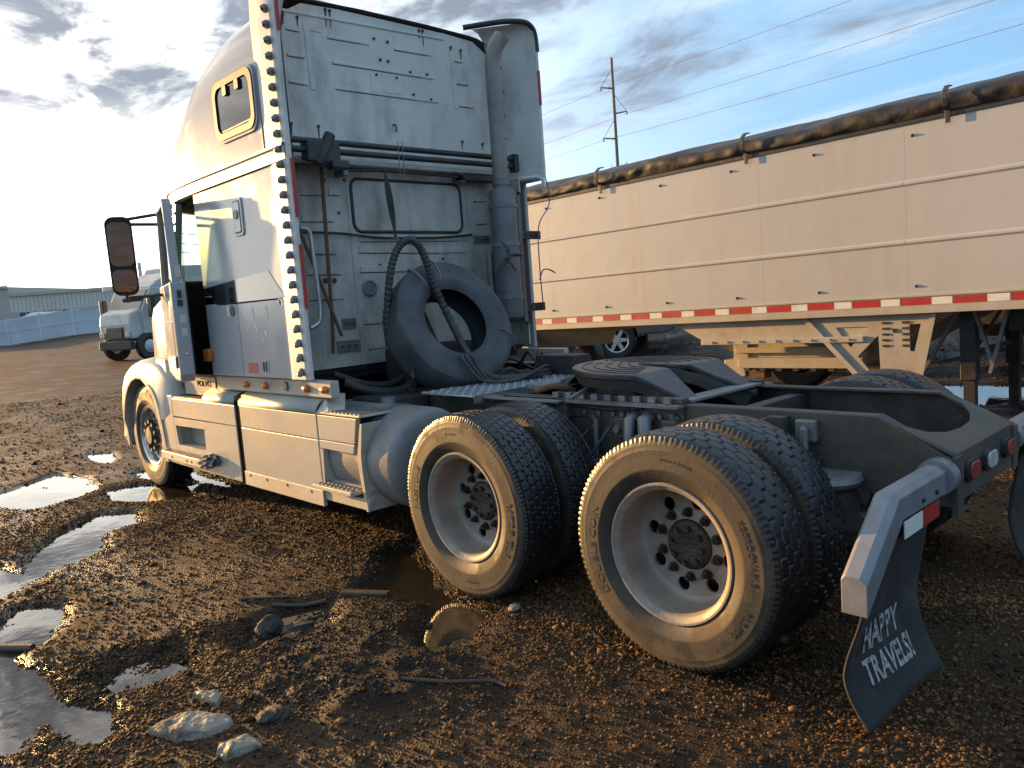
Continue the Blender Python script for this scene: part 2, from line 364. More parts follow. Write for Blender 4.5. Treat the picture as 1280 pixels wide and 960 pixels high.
# ------------------------------------------------------------------ ground
_lat = rng.random((256, 256))
def vnoise(x, y):
    xi = np.floor(x).astype(int); yi = np.floor(y).astype(int); fx = x-xi; fy = y-yi
    fx = fx*fx*(3-2*fx); fy = fy*fy*(3-2*fy)
    a = _lat[xi % 256, yi % 256]; b = _lat[(xi+1) % 256, yi % 256]; c = _lat[xi % 256, (yi+1) % 256]; d = _lat[(xi+1) % 256, (yi+1) % 256]
    return (a*(1-fx)+b*fx)*(1-fy)+(c*(1-fx)+d*fx)*fy
def fbm(x, y, s, o=4):
    r = 0*x; a = 1; t = 0
    for k in range(o):
        r = r+a*(vnoise(x*s+17.3*k, y*s+9.1*k)-.5); t += a; a *= .55; s *= 2.03
    return r/t*2
PUD = {
 'a': [(7.63,2.47),(7.5,2.31),(7.81,1.99),(8.09,1.69),(7.58,1.5),(6.8,1.57),(6.44,1.83),(6.31,2.24),(6.83,2.43),(6.86,2.59)],
 'b': [(9.28,1.03),(8.97,.8),(8.27,.97),(8.1,1.09),(8.69,1.12)],
 'c': [(6.54,1.61),(6.44,1.28),(5.9,.88),(5.32,1.14),(5.55,1.5),(6.0,1.7)],
 'd': [(6.65,.7),(5.78,.64),(5.42,.76),(5.94,.9)],
 'e': [(7.3,1.05),(7.17,.93),(6.56,1.09),(6.92,1.16)],
 'f': [(4.29,2.75),(4.71,2.6),(4.99,2.4),(5.57,1.91),(5.27,1.68),(4.85,1.78),(4.79,2.05),(4.29,2.22),(4.11,2.54),(3.97,2.76),(3.8,2.97),(3.77,3.12),(4.82,2.96),(4.58,2.83)],
 'g': [(3.08,3.19),(3.22,3.07),(3.43,2.93),(3.27,2.74),(2.96,2.79),(2.8,2.92),(2.65,3.08),(2.4,3.06),(1.95,3.03),(1.64,2.93),(1.46,2.95),(1.38,3.05),(1.5,3.16),(1.76,3.17),(1.6,3.29),(1.64,3.35),(1.9,3.6),(2.8,3.5)],
 'h': [(2.12,2.64),(2.18,2.45),(2.0,2.46),(1.76,2.54),(1.73,2.77),(1.82,2.92),(1.94,2.94),(2.17,2.78)],
 'i': [(2.45,1.03),(2.47,.76),(1.73,1.1),(1.52,1.17),(1.1,1.2),(.94,1.56),(.99,1.74),(1.14,1.7),(1.5,1.41),(1.81,1.51),(2.02,1.45)],
 'j': [(2.05,2.1),(2.09,1.89),(2.0,1.65),(1.64,1.84),(1.73,2.03),(1.71,2.18),(1.71,2.35),(1.91,2.3)],
 'k': [(2.0,-8.0),(.2,-8.3),(-.2,-6.9),(1.32,-6.0)],
 'm': [(18.5,3.4),(21,1.2),(20.4,.9),(17.2,2.9)], 'n': [(13.4,2.7),(14.6,1.5),(13.8,1.3),(12.6,2.4)],
}
def sdist(x, y, poly):
    d = np.full(x.shape, 1e9); ins = np.zeros(x.shape, bool); n = len(poly)
    for i in range(n):
        ax, ay = poly[i]; bx, by = poly[(i+1) % n]; ex, ey = bx-ax, by-ay
        t = np.clip(((x-ax)*ex+(y-ay)*ey)/(ex*ex+ey*ey), 0, 1)
        d = np.minimum(d, (x-ax-t*ex)**2+(y-ay-t*ey)**2)
        cr = ((ay > y) != (by > y)) & (x < ex*(y-ay)/(ey if abs(ey) > 1e-9 else 1e-9)+ax); ins ^= cr
    d = np.sqrt(d); return np.where(ins, -d, d)
WATER = -.016
def sm(e0, e1, t):
    t = np.clip((t-e0)/(e1-e0), 0, 1); return t*t*(3-2*t)
def height(x, y):
    rise = np.maximum(0, x*.9-y*.25-9)
    h = np.minimum(.0155*rise, 1.6)+np.minimum(.13*np.maximum(0, -y-8.3), .5)
    rc = np.hypot(x+1.9, y-3.8); fade = 1/(1+(rc/22)**2)
    h = h+.016*fbm(x, y, .45, 3)*fade+.012*fbm(x+40, y+11, 2.1, 4)*fade+.010
    # lumpy churned mud between the puddles
    heap = np.exp(-(((x-1.15)/.95)**2+((y-2.15)/.5)**2))
    h = h+heap*(.030*fbm(x+5, y+3, 3.2, 4)+.030+.035*np.maximum(0, fbm(x-8, y+21, 6.5, 3)))
    near = np.exp(-(rc/7)**2)
    h = h+near*.010*fbm(x+71, y+8, 9, 3)
    # wheel ruts beside the truck
    for yy, w in ((2.35, .22), (3.3, .25)):
        h = h-.012*np.exp(-((y-yy-.12*np.sin(x*.35))/w)**2)*sm(1.5, 4, x)*fade
    for k, poly in PUD.items():
        cx = sum(q[0] for q in poly)/len(poly); cy = sum(q[1] for q in poly)/len(poly)
        m = np.hypot(x-cx, y-cy) < 4
        if not m.any(): continue
        xs, ys = x[m], y[m]
        sd = sdist(xs, ys, poly)+.07*fbm(xs+3, ys-9, 3.1, 4)+.02*fbm(xs, ys, 14, 2)
        s = sm(.10, -.10, sd) if False else 1-sm(-.10, .10, sd)
        bed = (-.040 if k not in 'hj' else -.026)+.012*fbm(xs+13, ys+4, 5, 4)
        if k in 'gha': bed = bed+.016*np.maximum(0, fbm(xs+33, ys, 4.2, 4)+.1)
        base = h[m]-WATER
        hh = h[m]*(1-s)+(bed + (0 if k not in 'mnkl' else 0))*s
        if k in 'mn':
            r0 = min(.0155*max(0, cx*.9-cy*.25-9), 1.6); hh = h[m]*(1-s)+(bed+r0)*s
        h[m] = hh
    return h
def mudmask(N, L, tc):
    # churned black mud between the puddles: an irregular patch
    mp = N.new('ShaderNodeMapping'); mp.inputs['Location'].default_value = (-1.25/.85, -1.98/.52, 0); mp.inputs['Scale'].default_value = (1/.85, 1/.52, 0)
    L.new(tc.outputs['Object'], mp.inputs[0])
    ln = N.new('ShaderNodeVectorMath'); ln.operation = 'LENGTH'; L.new(mp.outputs[0], ln.inputs[0])
    nz = N.new('ShaderNodeTexNoise'); nz.inputs['Scale'].default_value = 4; nz.inputs['Detail'].default_value = 7; nz.inputs['Roughness'].default_value = .7; L.new(tc.outputs['Object'], nz.inputs['Vector'])
    ad = N.new('ShaderNodeMath'); ad.operation = 'MULTIPLY_ADD'; L.new(nz.outputs['Fac'], ad.inputs[0]); ad.inputs[1].default_value = 2.2; L.new(ln.outputs['Value'], ad.inputs[2])
    mr = N.new('ShaderNodeMapRange'); mr.inputs[1].default_value = 2.35; mr.inputs[2].default_value = 1.75; mr.inputs[3].default_value = 0; mr.inputs[4].default_value = .85; L.new(ad.outputs[0], mr.inputs[0])
    return mr.outputs[0]
def ground():
    # angles dense inside the field of view
    a0 = -0.7514
    a = np.concatenate([np.linspace(a0-PI, a0-.95, 40, endpoint=False), np.linspace(a0-.95, a0+.95, 560, endpoint=False), np.linspace(a0+.95, a0+PI, 40, endpoint=False)])
    r = np.concatenate([np.array([.02, .5, .9]), np.geomspace(1.2, 30, 440), np.geomspace(31, 900, 60)])
    A, Rr = np.meshgrid(a, r); x = CAM.x+Rr*np.cos(A); y = CAM.y+Rr*np.sin(A)
    z = height(x, y)
    na, nr = len(a), len(r)
    v = np.stack([x, y, z], -1).reshape(-1, 3)
    i = np.arange(nr-1)[:, None]*na; j = np.arange(na)[None, :]; j2 = (j+1) % na
    f = np.stack([i+j, i+na+j, i+na+j2, i+j2], -1).reshape(-1, 4)[:, ::-1]
    me = bpy.data.meshes.new('ground')
    me.vertices.add(len(v)); me.vertices.foreach_set('co', v.ravel())
    me.loops.add(f.size); me.loops.foreach_set('vertex_index', f.ravel())
    me.polygons.add(len(f)); me.polygons.foreach_set('loop_start', np.arange(0, f.size, 4)); me.polygons.foreach_set('loop_total', np.full(len(f), 4))
    me.polygons.foreach_set('use_smooth', np.ones(len(f), bool)); me.update(calc_edges=True)
    o = bpy.data.objects.new('ground', me); C.objects.link(o); tag(o, kind='structure')
    # material: wet brown gravelly dirt
    m = bpy.data.materials.new('wet_dirt'); m.use_nodes = True; me.materials.append(m)
    nt = m.node_tree; N = nt.nodes; L = nt.links; b = N['Principled BSDF']
    tc = N.new('ShaderNodeTexCoord')
    def noise(s, d=6, ro=.6, loc=(0,0,0), st=(1,1,1)):
        mp = N.new('ShaderNodeMapping'); mp.inputs['Location'].default_value = loc; mp.inputs['Scale'].default_value = st; L.new(tc.outputs['Object'], mp.inputs[0])
        n = N.new('ShaderNodeTexNoise'); n.inputs['Scale'].default_value = s; n.inputs['Detail'].default_value = d; n.inputs['Roughness'].default_value = ro
        L.new(mp.outputs[0], n.inputs['Vector']); return n.outputs['Fac']
    def rg(f_, lo, hi, o0=0, o1=1):
        q = N.new('ShaderNodeMapRange'); q.inputs[1].default_value = lo; q.inputs[2].default_value = hi; q.inputs[3].default_value = o0; q.inputs[4].default_value = o1
        L.new(f_, q.inputs[0]); return q.outputs[0]
    def mix(f_, a_, b_):
        n = N.new('ShaderNodeMix'); n.data_type = 'RGBA'; L.new(f_, n.inputs[0])
        for k, v_ in ((6, a_), (7, b_)):
            if isinstance(v_, tuple): n.inputs[k].default_value = (*v_, 1)
            else: L.new(v_, n.inputs[k])
        return n.outputs[2]
    vo = N.new('ShaderNodeTexVoronoi'); vo.inputs['Scale'].default_value = 85; L.new(tc.outputs['Object'], vo.inputs['Vector'])
    sepc = N.new('ShaderNodeSeparateColor'); L.new(vo.outputs['Color'], sepc.inputs[0])
    peb = mix(rg(sepc.outputs[0], 0, 1), (.026,.015,.008), (.105,.056,.025))
    big = mix(rg(noise(.35, 5, .6, (2,2,0)), .4, .62, 0, .7), peb, (.028,.020,.0125))
    tracks = rg(noise(.9, 6, .65, (7,1,0), (.25,1.6,1)), .50, .66, 0, .6)
    c2 = mix(tracks, big, (.050,.040,.029))
    c3 = mix(rg(noise(2.2, 6, .65, (0,5,3)), .55, .68, 0, .8), c2, (.028,.021,.016))
    c3 = mix(mudmask(N, L, tc), c3, (.018,.014,.011))
    L.new(c3, b.inputs['Base Color'])
    geo = N.new('ShaderNodeNewGeometry'); sp_ = N.new('ShaderNodeSeparateXYZ'); L.new(geo.outputs['Position'], sp_.inputs[0])
    zn = N.new('ShaderNodeMath'); zn.operation = 'MULTIPLY_ADD'; L.new(noise(3.5, 6, .7, (4,4,0)), zn.inputs[0]); zn.inputs[1].default_value = -.03; L.new(sp_.outputs['Z'], zn.inputs[2])
    damp = rg(zn.outputs[0], WATER+.012, WATER-.010)
    c3 = mix(damp, c3, (.022,.016,.011)); L.new(c3, b.inputs['Base Color'])
    rm = N.new('ShaderNodeMix'); rm.data_type = 'FLOAT'; L.new(damp, rm.inputs[0]); L.new(rg(noise(1.3, 6, .6, (9,9,0)), .35, .65, .45, .85), rm.inputs[2]); rm.inputs[3].default_value = .22; L.new(rm.outputs[0], b.inputs['Roughness'])
    b.inputs['Specular IOR Level'].default_value = .18
    bp1 = N.new('ShaderNodeBump'); bp1.inputs['Distance'].default_value = .010; bp1.inputs['Strength'].default_value = .9
    L.new(rg(vo.outputs['Distance'], 0, .9, 1, 0), bp1.inputs['Height'])
    bp2 = N.new('ShaderNodeBump'); bp2.inputs['Distance'].default_value = .022; bp2.inputs['Strength'].default_value = .8
    L.new(noise(16, 8, .75), bp2.inputs['Height']); L.new(bp1.outputs[0], bp2.inputs['Normal'])
    L.new(bp2.outputs[0], b.inputs['Normal'])
    # water sheets, one for each puddle
    w = bpy.data.materials.new('muddy_water'); w.use_nodes = True
    nt = w.node_tree; N = nt.nodes; L = nt.links; N.remove(N['Principled BSDF'])
    tr = N.new('ShaderNodeBsdfTransparent'); tr.inputs[0].default_value = (.62,.50,.36,1)
    df = N.new('ShaderNodeBsdfDiffuse'); df.inputs[0].default_value = (.075,.052,.030,1)
    gl = N.new('ShaderNodeBsdfGlossy'); gl.inputs['Roughness'].default_value = .015
    fr = N.new('ShaderNodeFresnel'); fr.inputs[0].default_value = 2.0
    tc = N.new('ShaderNodeTexCoord'); nz = N.new('ShaderNodeTexNoise'); nz.inputs['Scale'].default_value = 5; nz.inputs['Detail'].default_value = 4; L.new(tc.outputs['Object'], nz.inputs['Vector'])
    bu = N.new('ShaderNodeBump'); bu.inputs['Distance'].default_value = .0012; L.new(nz.outputs['Fac'], bu.inputs['Height'])
    L.new(bu.outputs[0], gl.inputs['Normal']); L.new(bu.outputs[0], fr.inputs['Normal'])
    m1 = N.new('ShaderNodeMixShader'); m1.inputs[0].default_value = .42; L.new(tr.outputs[0], m1.inputs[1]); L.new(df.outputs[0], m1.inputs[2])
    m2 = N.new('ShaderNodeMixShader'); L.new(fr.outputs[0], m2.inputs[0]); L.new(m1.outputs[0], m2.inputs[1]); L.new(gl.outputs[0], m2.inputs[2])
    L.new(m2.outputs[0], N['Material Output'].inputs[0])
    for k, poly in PUD.items():
        cx = sum(q[0] for q in poly)/len(poly); cy = sum(q[1] for q in poly)/len(poly)
        z = WATER
        if k in 'mn': z += min(.0155*max(0, cx*.9-cy*.25-9), 1.6)
        hull = []
        pts = sorted(poly)
        for seq in (pts, pts[::-1]):
            h = []
            for q in seq:
                while len(h) > 1 and (h[-1][0]-h[-2][0])*(q[1]-h[-2][1])-(h[-1][1]-h[-2][1])*(q[0]-h[-2][0]) <= 0: h.pop()
                h.append(q)
            hull += h[:-1]
        out = []
        for q in hull:
            d = math.hypot(q[0]-cx, q[1]-cy); s = (d+.10)/d; out.append((cx+(q[0]-cx)*s, cy+(q[1]-cy)*s, z-.0009*list(PUD).index(k)))
        o_ = MB().add(out, [tuple(range(len(out)))]).build('puddle', w, fix=False); o_['kind'] = 'structure'
        if o_.data.polygons[0].normal.z < 0: o_.data.flip_normals()
ground()
def zat(x, y): return float(height(np.array([x], float), np.array([y], float))[0])

def gravel():
    t = (1+5**.5)/2
    ico = np.array([(-1,t,0),(1,t,0),(-1,-t,0),(1,-t,0),(0,-1,t),(0,1,t),(0,-1,-t),(0,1,-t),(t,0,-1),(t,0,1),(-t,0,-1),(-t,0,1)], float); ico /= np.linalg.norm(ico[0])
    icf = np.array([(0,11,5),(0,5,1),(0,1,7),(0,7,10),(0,10,11),(1,5,9),(5,11,4),(11,10,2),(10,7,6),(7,1,8),(3,9,4),(3,4,2),(3,2,6),(3,6,8),(3,8,9),(4,9,5),(2,4,11),(6,2,10),(8,6,7),(9,8,1)])
    octv = np.array([(1,0,0),(-1,0,0),(0,1,0),(0,-1,0),(0,0,1),(0,0,-1)], float)
    octf = np.array([(0,2,4),(2,1,4),(1,3,4),(3,0,4),(2,0,5),(1,2,5),(3,1,5),(0,3,5)])
    V = []; F = []; base = 0
    for n, r0, r1, lo, hi, bv, bf in ((14000, 1.25, 4.3, .0050, .0120, ico, icf), (78000, 1.25, 4.3, .0036, .0090, octv, octf), (135000, 3.8, 9.0, .0045, .0115, octv, octf), (40000, 8.0, 20, .008, .020, octv, octf)):
        u = rng.random(n); r = np.sqrt(r0*r0+(r1*r1-r0*r0)*u); a = -0.7514+(rng.random(n)-.5)*1.75
        x = CAM.x+r*np.cos(a); y = CAM.y+r*np.sin(a); z = height(x, y)
        dens = sm(-.45, .35, fbm(x+3, y+50, 1.1, 4)); keep = (rng.random(n) < .3+.7*dens) & (z > WATER-.012)
        x, y, z = x[keep], y[keep], z[keep]; n = len(x)
        s = lo+(hi-lo)*rng.random(n)**2.2; big = rng.random(n) < .012; s[big] *= 1.5+1.3*rng.random(big.sum())
        sc = s[:, None]*np.stack([.8+.5*rng.random(n), .7+.5*rng.random(n), .45+.45*rng.random(n)], -1)
        an = rng.random(n)*2*PI; tl = (rng.random(n)-.5)*1.0
        pts = bv[None]*sc[:, None, :]*(1+.22*(rng.random((n, len(bv), 1))-.5))
        if len(bv) == 6: pts = pts*1.15+sc[:, None, :]*.5*(rng.random((n, 6, 3))-.5)
        ca, sa = np.cos(an)[:, None], np.sin(an)[:, None]; ct, st = np.cos(tl)[:, None], np.sin(tl)[:, None]
        X, Y, Z = pts[..., 0], pts[..., 1], pts[..., 2]
        Y, Z = Y*ct-Z*st, Y*st+Z*ct; X, Y = X*ca-Y*sa, X*sa+Y*ca
        V.append(np.stack([X+x[:, None], Y+y[:, None], Z+z[:, None]+(s*.25)[:, None]], -1).reshape(-1, 3))
        F.append((bf[None]+(base+np.arange(n)*len(bv))[:, None, None]).reshape(-1, 3)); base += n*len(bv)
    V = np.concatenate(V); F = np.concatenate(F)
    me = bpy.data.meshes.new('gravel'); me.vertices.add(len(V)); me.vertices.foreach_set('co', V.ravel())
    me.loops.add(F.size); me.loops.foreach_set('vertex_index', F.ravel())
    me.polygons.add(len(F)); me.polygons.foreach_set('loop_start', np.arange(0, F.size, 3)); me.polygons.foreach_set('loop_total', np.full(len(F), 3))
    me.update(calc_edges=True)
    o = bpy.data.objects.new('gravel', me); C.objects.link(o)
    tag(o, 'loose wet brown gravel scattered over the muddy lot', 'gravel', kind='stuff')
    pm = mat('pebble', (.155,.080,.033), .75, 0, (.050,.029,.015), 1.6, vlo=.38, vhi=.62, island=.85, spec=.1)
    me.materials.append(pm); N = pm.node_tree.nodes; L = pm.node_tree.links; b = N['Principled BSDF']
    src = b.inputs['Base Color'].links[0].from_socket; tc = N.new('ShaderNodeTexCoord')
    mx = N.new('ShaderNodeMix'); mx.data_type = 'RGBA'; L.new(mudmask(N, L, tc), mx.inputs[0]); L.new(src, mx.inputs[6]); mx.inputs[7].default_value = (.028,.022,.017,1); L.new(mx.outputs[2], b.inputs['Base Color'])
gravel()

# ------------------------------------------------------------------ wheels
def tyre_mesh(name, Rt=.512, W=.275, pattern='hex', rimr=.296, worn=.010, mats=('rubber', 'rubber_tread'), na=420, lugs=120):
    """one tyre as a parametric sheet: bead, sidewalls, shoulder lugs and cut tread; axis y, outer side +y"""
    hw = W/2; tw = hw*.80
    side = [(rimr-.004, hw*.78), (rimr+.012, hw*.86), (rimr+.03, hw*.955), (rimr+.06, hw*1.01), (rimr+.064, hw*1.022), (rimr+.072, hw*1.022), (rimr+.076, hw*1.02), (rimr+.11, hw*1.025), (Rt-.075, hw*1.0), (Rt-.071, hw*1.004), (Rt-.066, hw*.998), (Rt-.05, hw*.965), (Rt-.046, hw*.967), (Rt-.042, hw*.96), (Rt-.028, hw*.925), (Rt-.012, hw*.875)]
    nt_ = 56
    yt = np.linspace(tw, -tw, nt_)
    rt = Rt-.012*(np.abs(yt)/tw)**3
    prof_r = np.array([q[0] for q in side]+list(rt)+[q[0] for q in side[::-1]])
    prof_y = np.array([q[1] for q in side]+list(yt)+[-q[1] for q in side[::-1]])
    th = np.linspace(0, 2*PI, na, endpoint=False)
    TH, Y = np.meshgrid(th, prof_y, indexing='ij'); RR = np.repeat(prof_r[None], na, 0)
    ns = len(side)
    s = TH[:, ns:ns+nt_]*Rt; yy = Y[:, ns:ns+nt_]
    circ = 2*PI*Rt
    if pattern == 'hex':
        cw = .044; nh = round(circ/.074); ch = circ/nh
        best = np.full(s.shape, 9.); sec = np.full(s.shape, 9.)
        col = np.round(yy/cw)
        for dc in (-1, 0, 1):
            cc = col+dc; off = np.where(cc % 2 == 0, 0, ch/2)
            row = np.round((s-off)/ch)
            for dr in (-1, 0, 1):
                d = np.hypot((yy-cc*cw)*1.15, (s-off-(row+dr)*ch)*.62)
                nb = np.minimum(best, d); sec = np.minimum(sec, np.maximum(best, d)); best = nb
        g = np.clip((sec-best)/.0055, 0, 1)
    else:
        nb_ = round(circ/.052); cb = circ/nb_
        lane = np.floor((yy+tw)/(2*tw/5.0)); fy = np.abs(((yy+tw)/(2*tw/5.0)) % 1-.5)
        zig = .006*np.sign(np.sin((s/cb+lane*.5)*2*PI*.5))
        d1 = (0.5-np.abs(fy))*2*tw/5.0
        fs = np.abs((s/cb+lane*.5+ (yy/.05)*.25) % 1-.5)*cb
        g = np.clip(np.minimum(d1, fs)/.0045, 0, 1)
    edge = np.clip((tw-np.abs(yy))/.004, 0, 1)
    RR[:, ns:ns+nt_] -= worn*(1-g)
    lug = (np.sin(TH[:, :1]*lugs) > .1).astype(float)
    for q in (ns-1, ns-2):
        RR[:, q:q+1] -= .0035*lug; Y[:, q:q+1] -= .002*lug
    for q in (ns+nt_, ns+nt_+1): RR[:, q:q+1] -= .007*lug
    # contact patch flattening is left to the soft ground
    v = np.stack([RR*np.cos(TH), Y, RR*np.sin(TH)], -1).reshape(-1, 3); m = len(prof_r)
    i = np.arange(na)[:, None]; i2 = (i+1) % na; j = np.arange(m-1)[None]
    f = np.stack([i*m+j, i*m+j+1, i2*m+j+1, i2*m+j], -1).reshape(-1, 4)
    me = bpy.data.meshes.new(name); me.vertices.add(len(v)); me.vertices.foreach_set('co', v.ravel())
    me.loops.add(f.size); me.loops.foreach_set('vertex_index', f.ravel()); me.polygons.add(len(f))
    me.polygons.foreach_set('loop_start', np.arange(0, f.size, 4)); me.polygons.foreach_set('loop_total', np.full(len(f), 4))
    jj = np.repeat(np.arange(m-1)[None], na, 0).ravel()
    me.polygons.foreach_set('material_index', ((jj >= ns-2) & (jj < ns+nt_+1)).astype(np.int32))
    me.polygons.foreach_set('use_smooth', np.ones(len(f), bool)); me.update(calc_edges=True)
    bm = bmesh.new(); bm.from_mesh(me); bmesh.ops.recalc_face_normals(bm, faces=bm.faces); bm.to_mesh(me); bm.free()
    me.set_sharp_from_angle(angle=R(38))
    for q in mats: me.materials.append(M[q])
    return me
def obj(name, me, parent=None, loc=(0,0,0), rot=(0,0,0)):
    o = bpy.data.objects.new(name, me); C.objects.link(o); o.location = loc; o.rotation_euler = rot
    if parent: o.parent = parent
    return o
TY_HEX = tyre_mesh('tyre_hex'); TY_BLK = tyre_mesh('tyre_block', pattern='block', lugs=150); TY_STEER = tyre_mesh('tyre_steer', pattern='block', worn=.008, na=240)
def rim_dish():      # outer wheel of a dual pair: deep dish, hand holes
    prof = [(.262,-.125),(.296,-.125),(.300,-.118),(.290,-.112),(.268,-.104),(.262,-.06),(.240,-.03),(.240,.02),(.262,.06),(.268,.104),(.284,.110),(.292,.122),(.299,.124),(.303,.116),(.303,.108),(.292,.100),(.276,.096),(.271,.06),(.250,.022),(.250,-.03),(.271,-.06),(.28,-.11)]
    p_out = [(.303,.108),(.304,.117),(.300,.125),(.292,.124),(.284,.114),(.272,.108),(.266,.095),(.262,.05),(.256,0.0),(.252,-.024),(.245,-.036),(.232,-.044)]
    p_back = [(.250,-.05),(.262,-.08),(.296,-.12),(.300,-.12)]
    return p_out, p_back
def make_drive_wheel(parent, tyre_me, lettering, seed):
    po, pb = rim_dish()
    mb = MB(); mb.lathe(po, 64); mb.lathe(pb, 48)
    n = 64
    w = mb.build('wheel', 'rim_steel', parent, smooth=40)
    t = obj('tyre', tyre_me, w)
    holes = [(.192*math.cos(2*PI*(k+.3)/8), .192*math.sin(2*PI*(k+.3)/8), .031, 16) for k in range(8)]
    d = plate('wheel_disc', 'rim_steel', w, [(.236*math.cos(2*PI*k/64), .236*math.sin(2*PI*k/64)) for k in range(64)], [], 'y', -.044, -.056, circles=holes+[(0,0,.108,32)])
    MB().lathe([(.158,-.0435),(.150,-.038),(.112,-.038),(.108,-.044)], 40).build('disc_pad', 'rim_steel', w, smooth=40)
    for k in range(10):
        an = 2*PI*(k+.5)/10; c = (.1425*math.cos(an), 0, .1425*math.sin(an))
        mb = MB(); mb.tube([(c[0],-.042,c[2]),(c[0],-.032,c[2])], .023, 12); mb.tube([(c[0],-.034,c[2]),(c[0],-.012,c[2])], .0165, 6); mb.tube([(c[0],-.014,c[2]),(c[0],.002,c[2])], .009, 8)
        mb.build('lug_nut', 'grease', w)
    hub = MB().lathe([(.112,-.06),(.112,-.038),(.104,-.026),(.094,-.020),(.07,-.016),(.05,-.022),(.0,-.022)], 36).build('hub', 'grease', w, smooth=40)
    for k in range(8):
        an = 2*PI*(k+.2)/8; MB().tube([(.078*math.cos(an),-.02,.078*math.sin(an)),(.078*math.cos(an),-.002,.078*math.sin(an))], .012, 6).build('hub_bolt', 'grease', w)
    MB().lathe([(.228,-.066),(.228,-.20),(.10,-.20)], 40).build('brake_drum', 'dark_mech', w)
    for txt, r, a0, size, sx in lettering:
        me = text_mesh(txt, size, .0012, 0.0006, sx); bend(me, r, a0); me.materials.append(M['rubber_letter'])
        obj('tyre_lettering', me, w)
    return w
def bend(me, r, a0):
    # text laid round the sidewall (+y side), centred at angle a0 (degrees, seen from outside)
    for v in me.vertices:
        rad = r+v.co.y; an = R(a0)+v.co.x/r          # seen from +y, +x is to the left: clockwise text
        bulge = .1402-.55*max(0, rad-.41)**1.35-.0*rad
        y = min(bulge, .1412)+v.co.z+.0005
        v.co = (rad*math.cos(an), y, rad*math.sin(an))
def make_inner_wheel(parent, tyre_me):
    w = MB().lathe([(.300,-.12),(.270,-.11),(.262,.0),(.270,.11),(.300,.12)], 48).build('inner_wheel', 'rim_steel', parent, smooth=40)
    MB().lathe([(.262,.04),(.12,.06),(.0,.06)], 32).build('wheel_disc', 'dark_mech', w); obj('tyre', tyre_me, w)
    return w
def make_steer_wheel(parent):
    mb = MB(); mb.lathe([(.300,.108),(.304,.116),(.298,.124),(.288,.120),(.272,.108),(.262,.08),(.258,.05),(.24,.04),(.235,.052)], 56); mb.lathe([(.262,.04),(.262,-.1),(.300,-.12)], 40)
    w = mb.build('wheel', 'rim_chrome', parent, smooth=40); obj('tyre', TY_STEER, w)
    plate('wheel_disc', 'rim_chrome', w, [(.237*math.cos(2*PI*k/48), .237*math.sin(2*PI*k/48)) for k in range(48)], [], 'y', .05, .038, circles=[(.195*math.cos(2*PI*k/10), .195*math.sin(2*PI*k/10), .026, 12) for k in range(10)])
    MB().lathe([(.165,.05),(.16,.085),(.12,.09),(.0,.09)], 40).build('disc_pad', 'rim_chrome', w, smooth=40)
    MB().lathe([(.10,.088),(.095,.13),(.08,.145),(.0,.148)], 32).build('hub', 'black_metal', w, smooth=40)
    for k in range(10):
        an = 2*PI*(k+.5)/10; c = (.1425*math.cos(an), .1425*math.sin(an))
        MB().tube([(c[0],.088,c[1]),(c[0],.135,c[1])], .02, 8).build('lug_nut', 'black_metal', w)
    MB().lathe([(.22,.03),(.22,-.15)], 32).build('brake_drum', 'dark_mech', w)
    return w

# ------------------------------------------------------------------ the semi truck
truck = thing('semi_truck', 'dirty white sleeper semi truck with open driver door and bare rear frame', 'semi truck')
ZW = .505
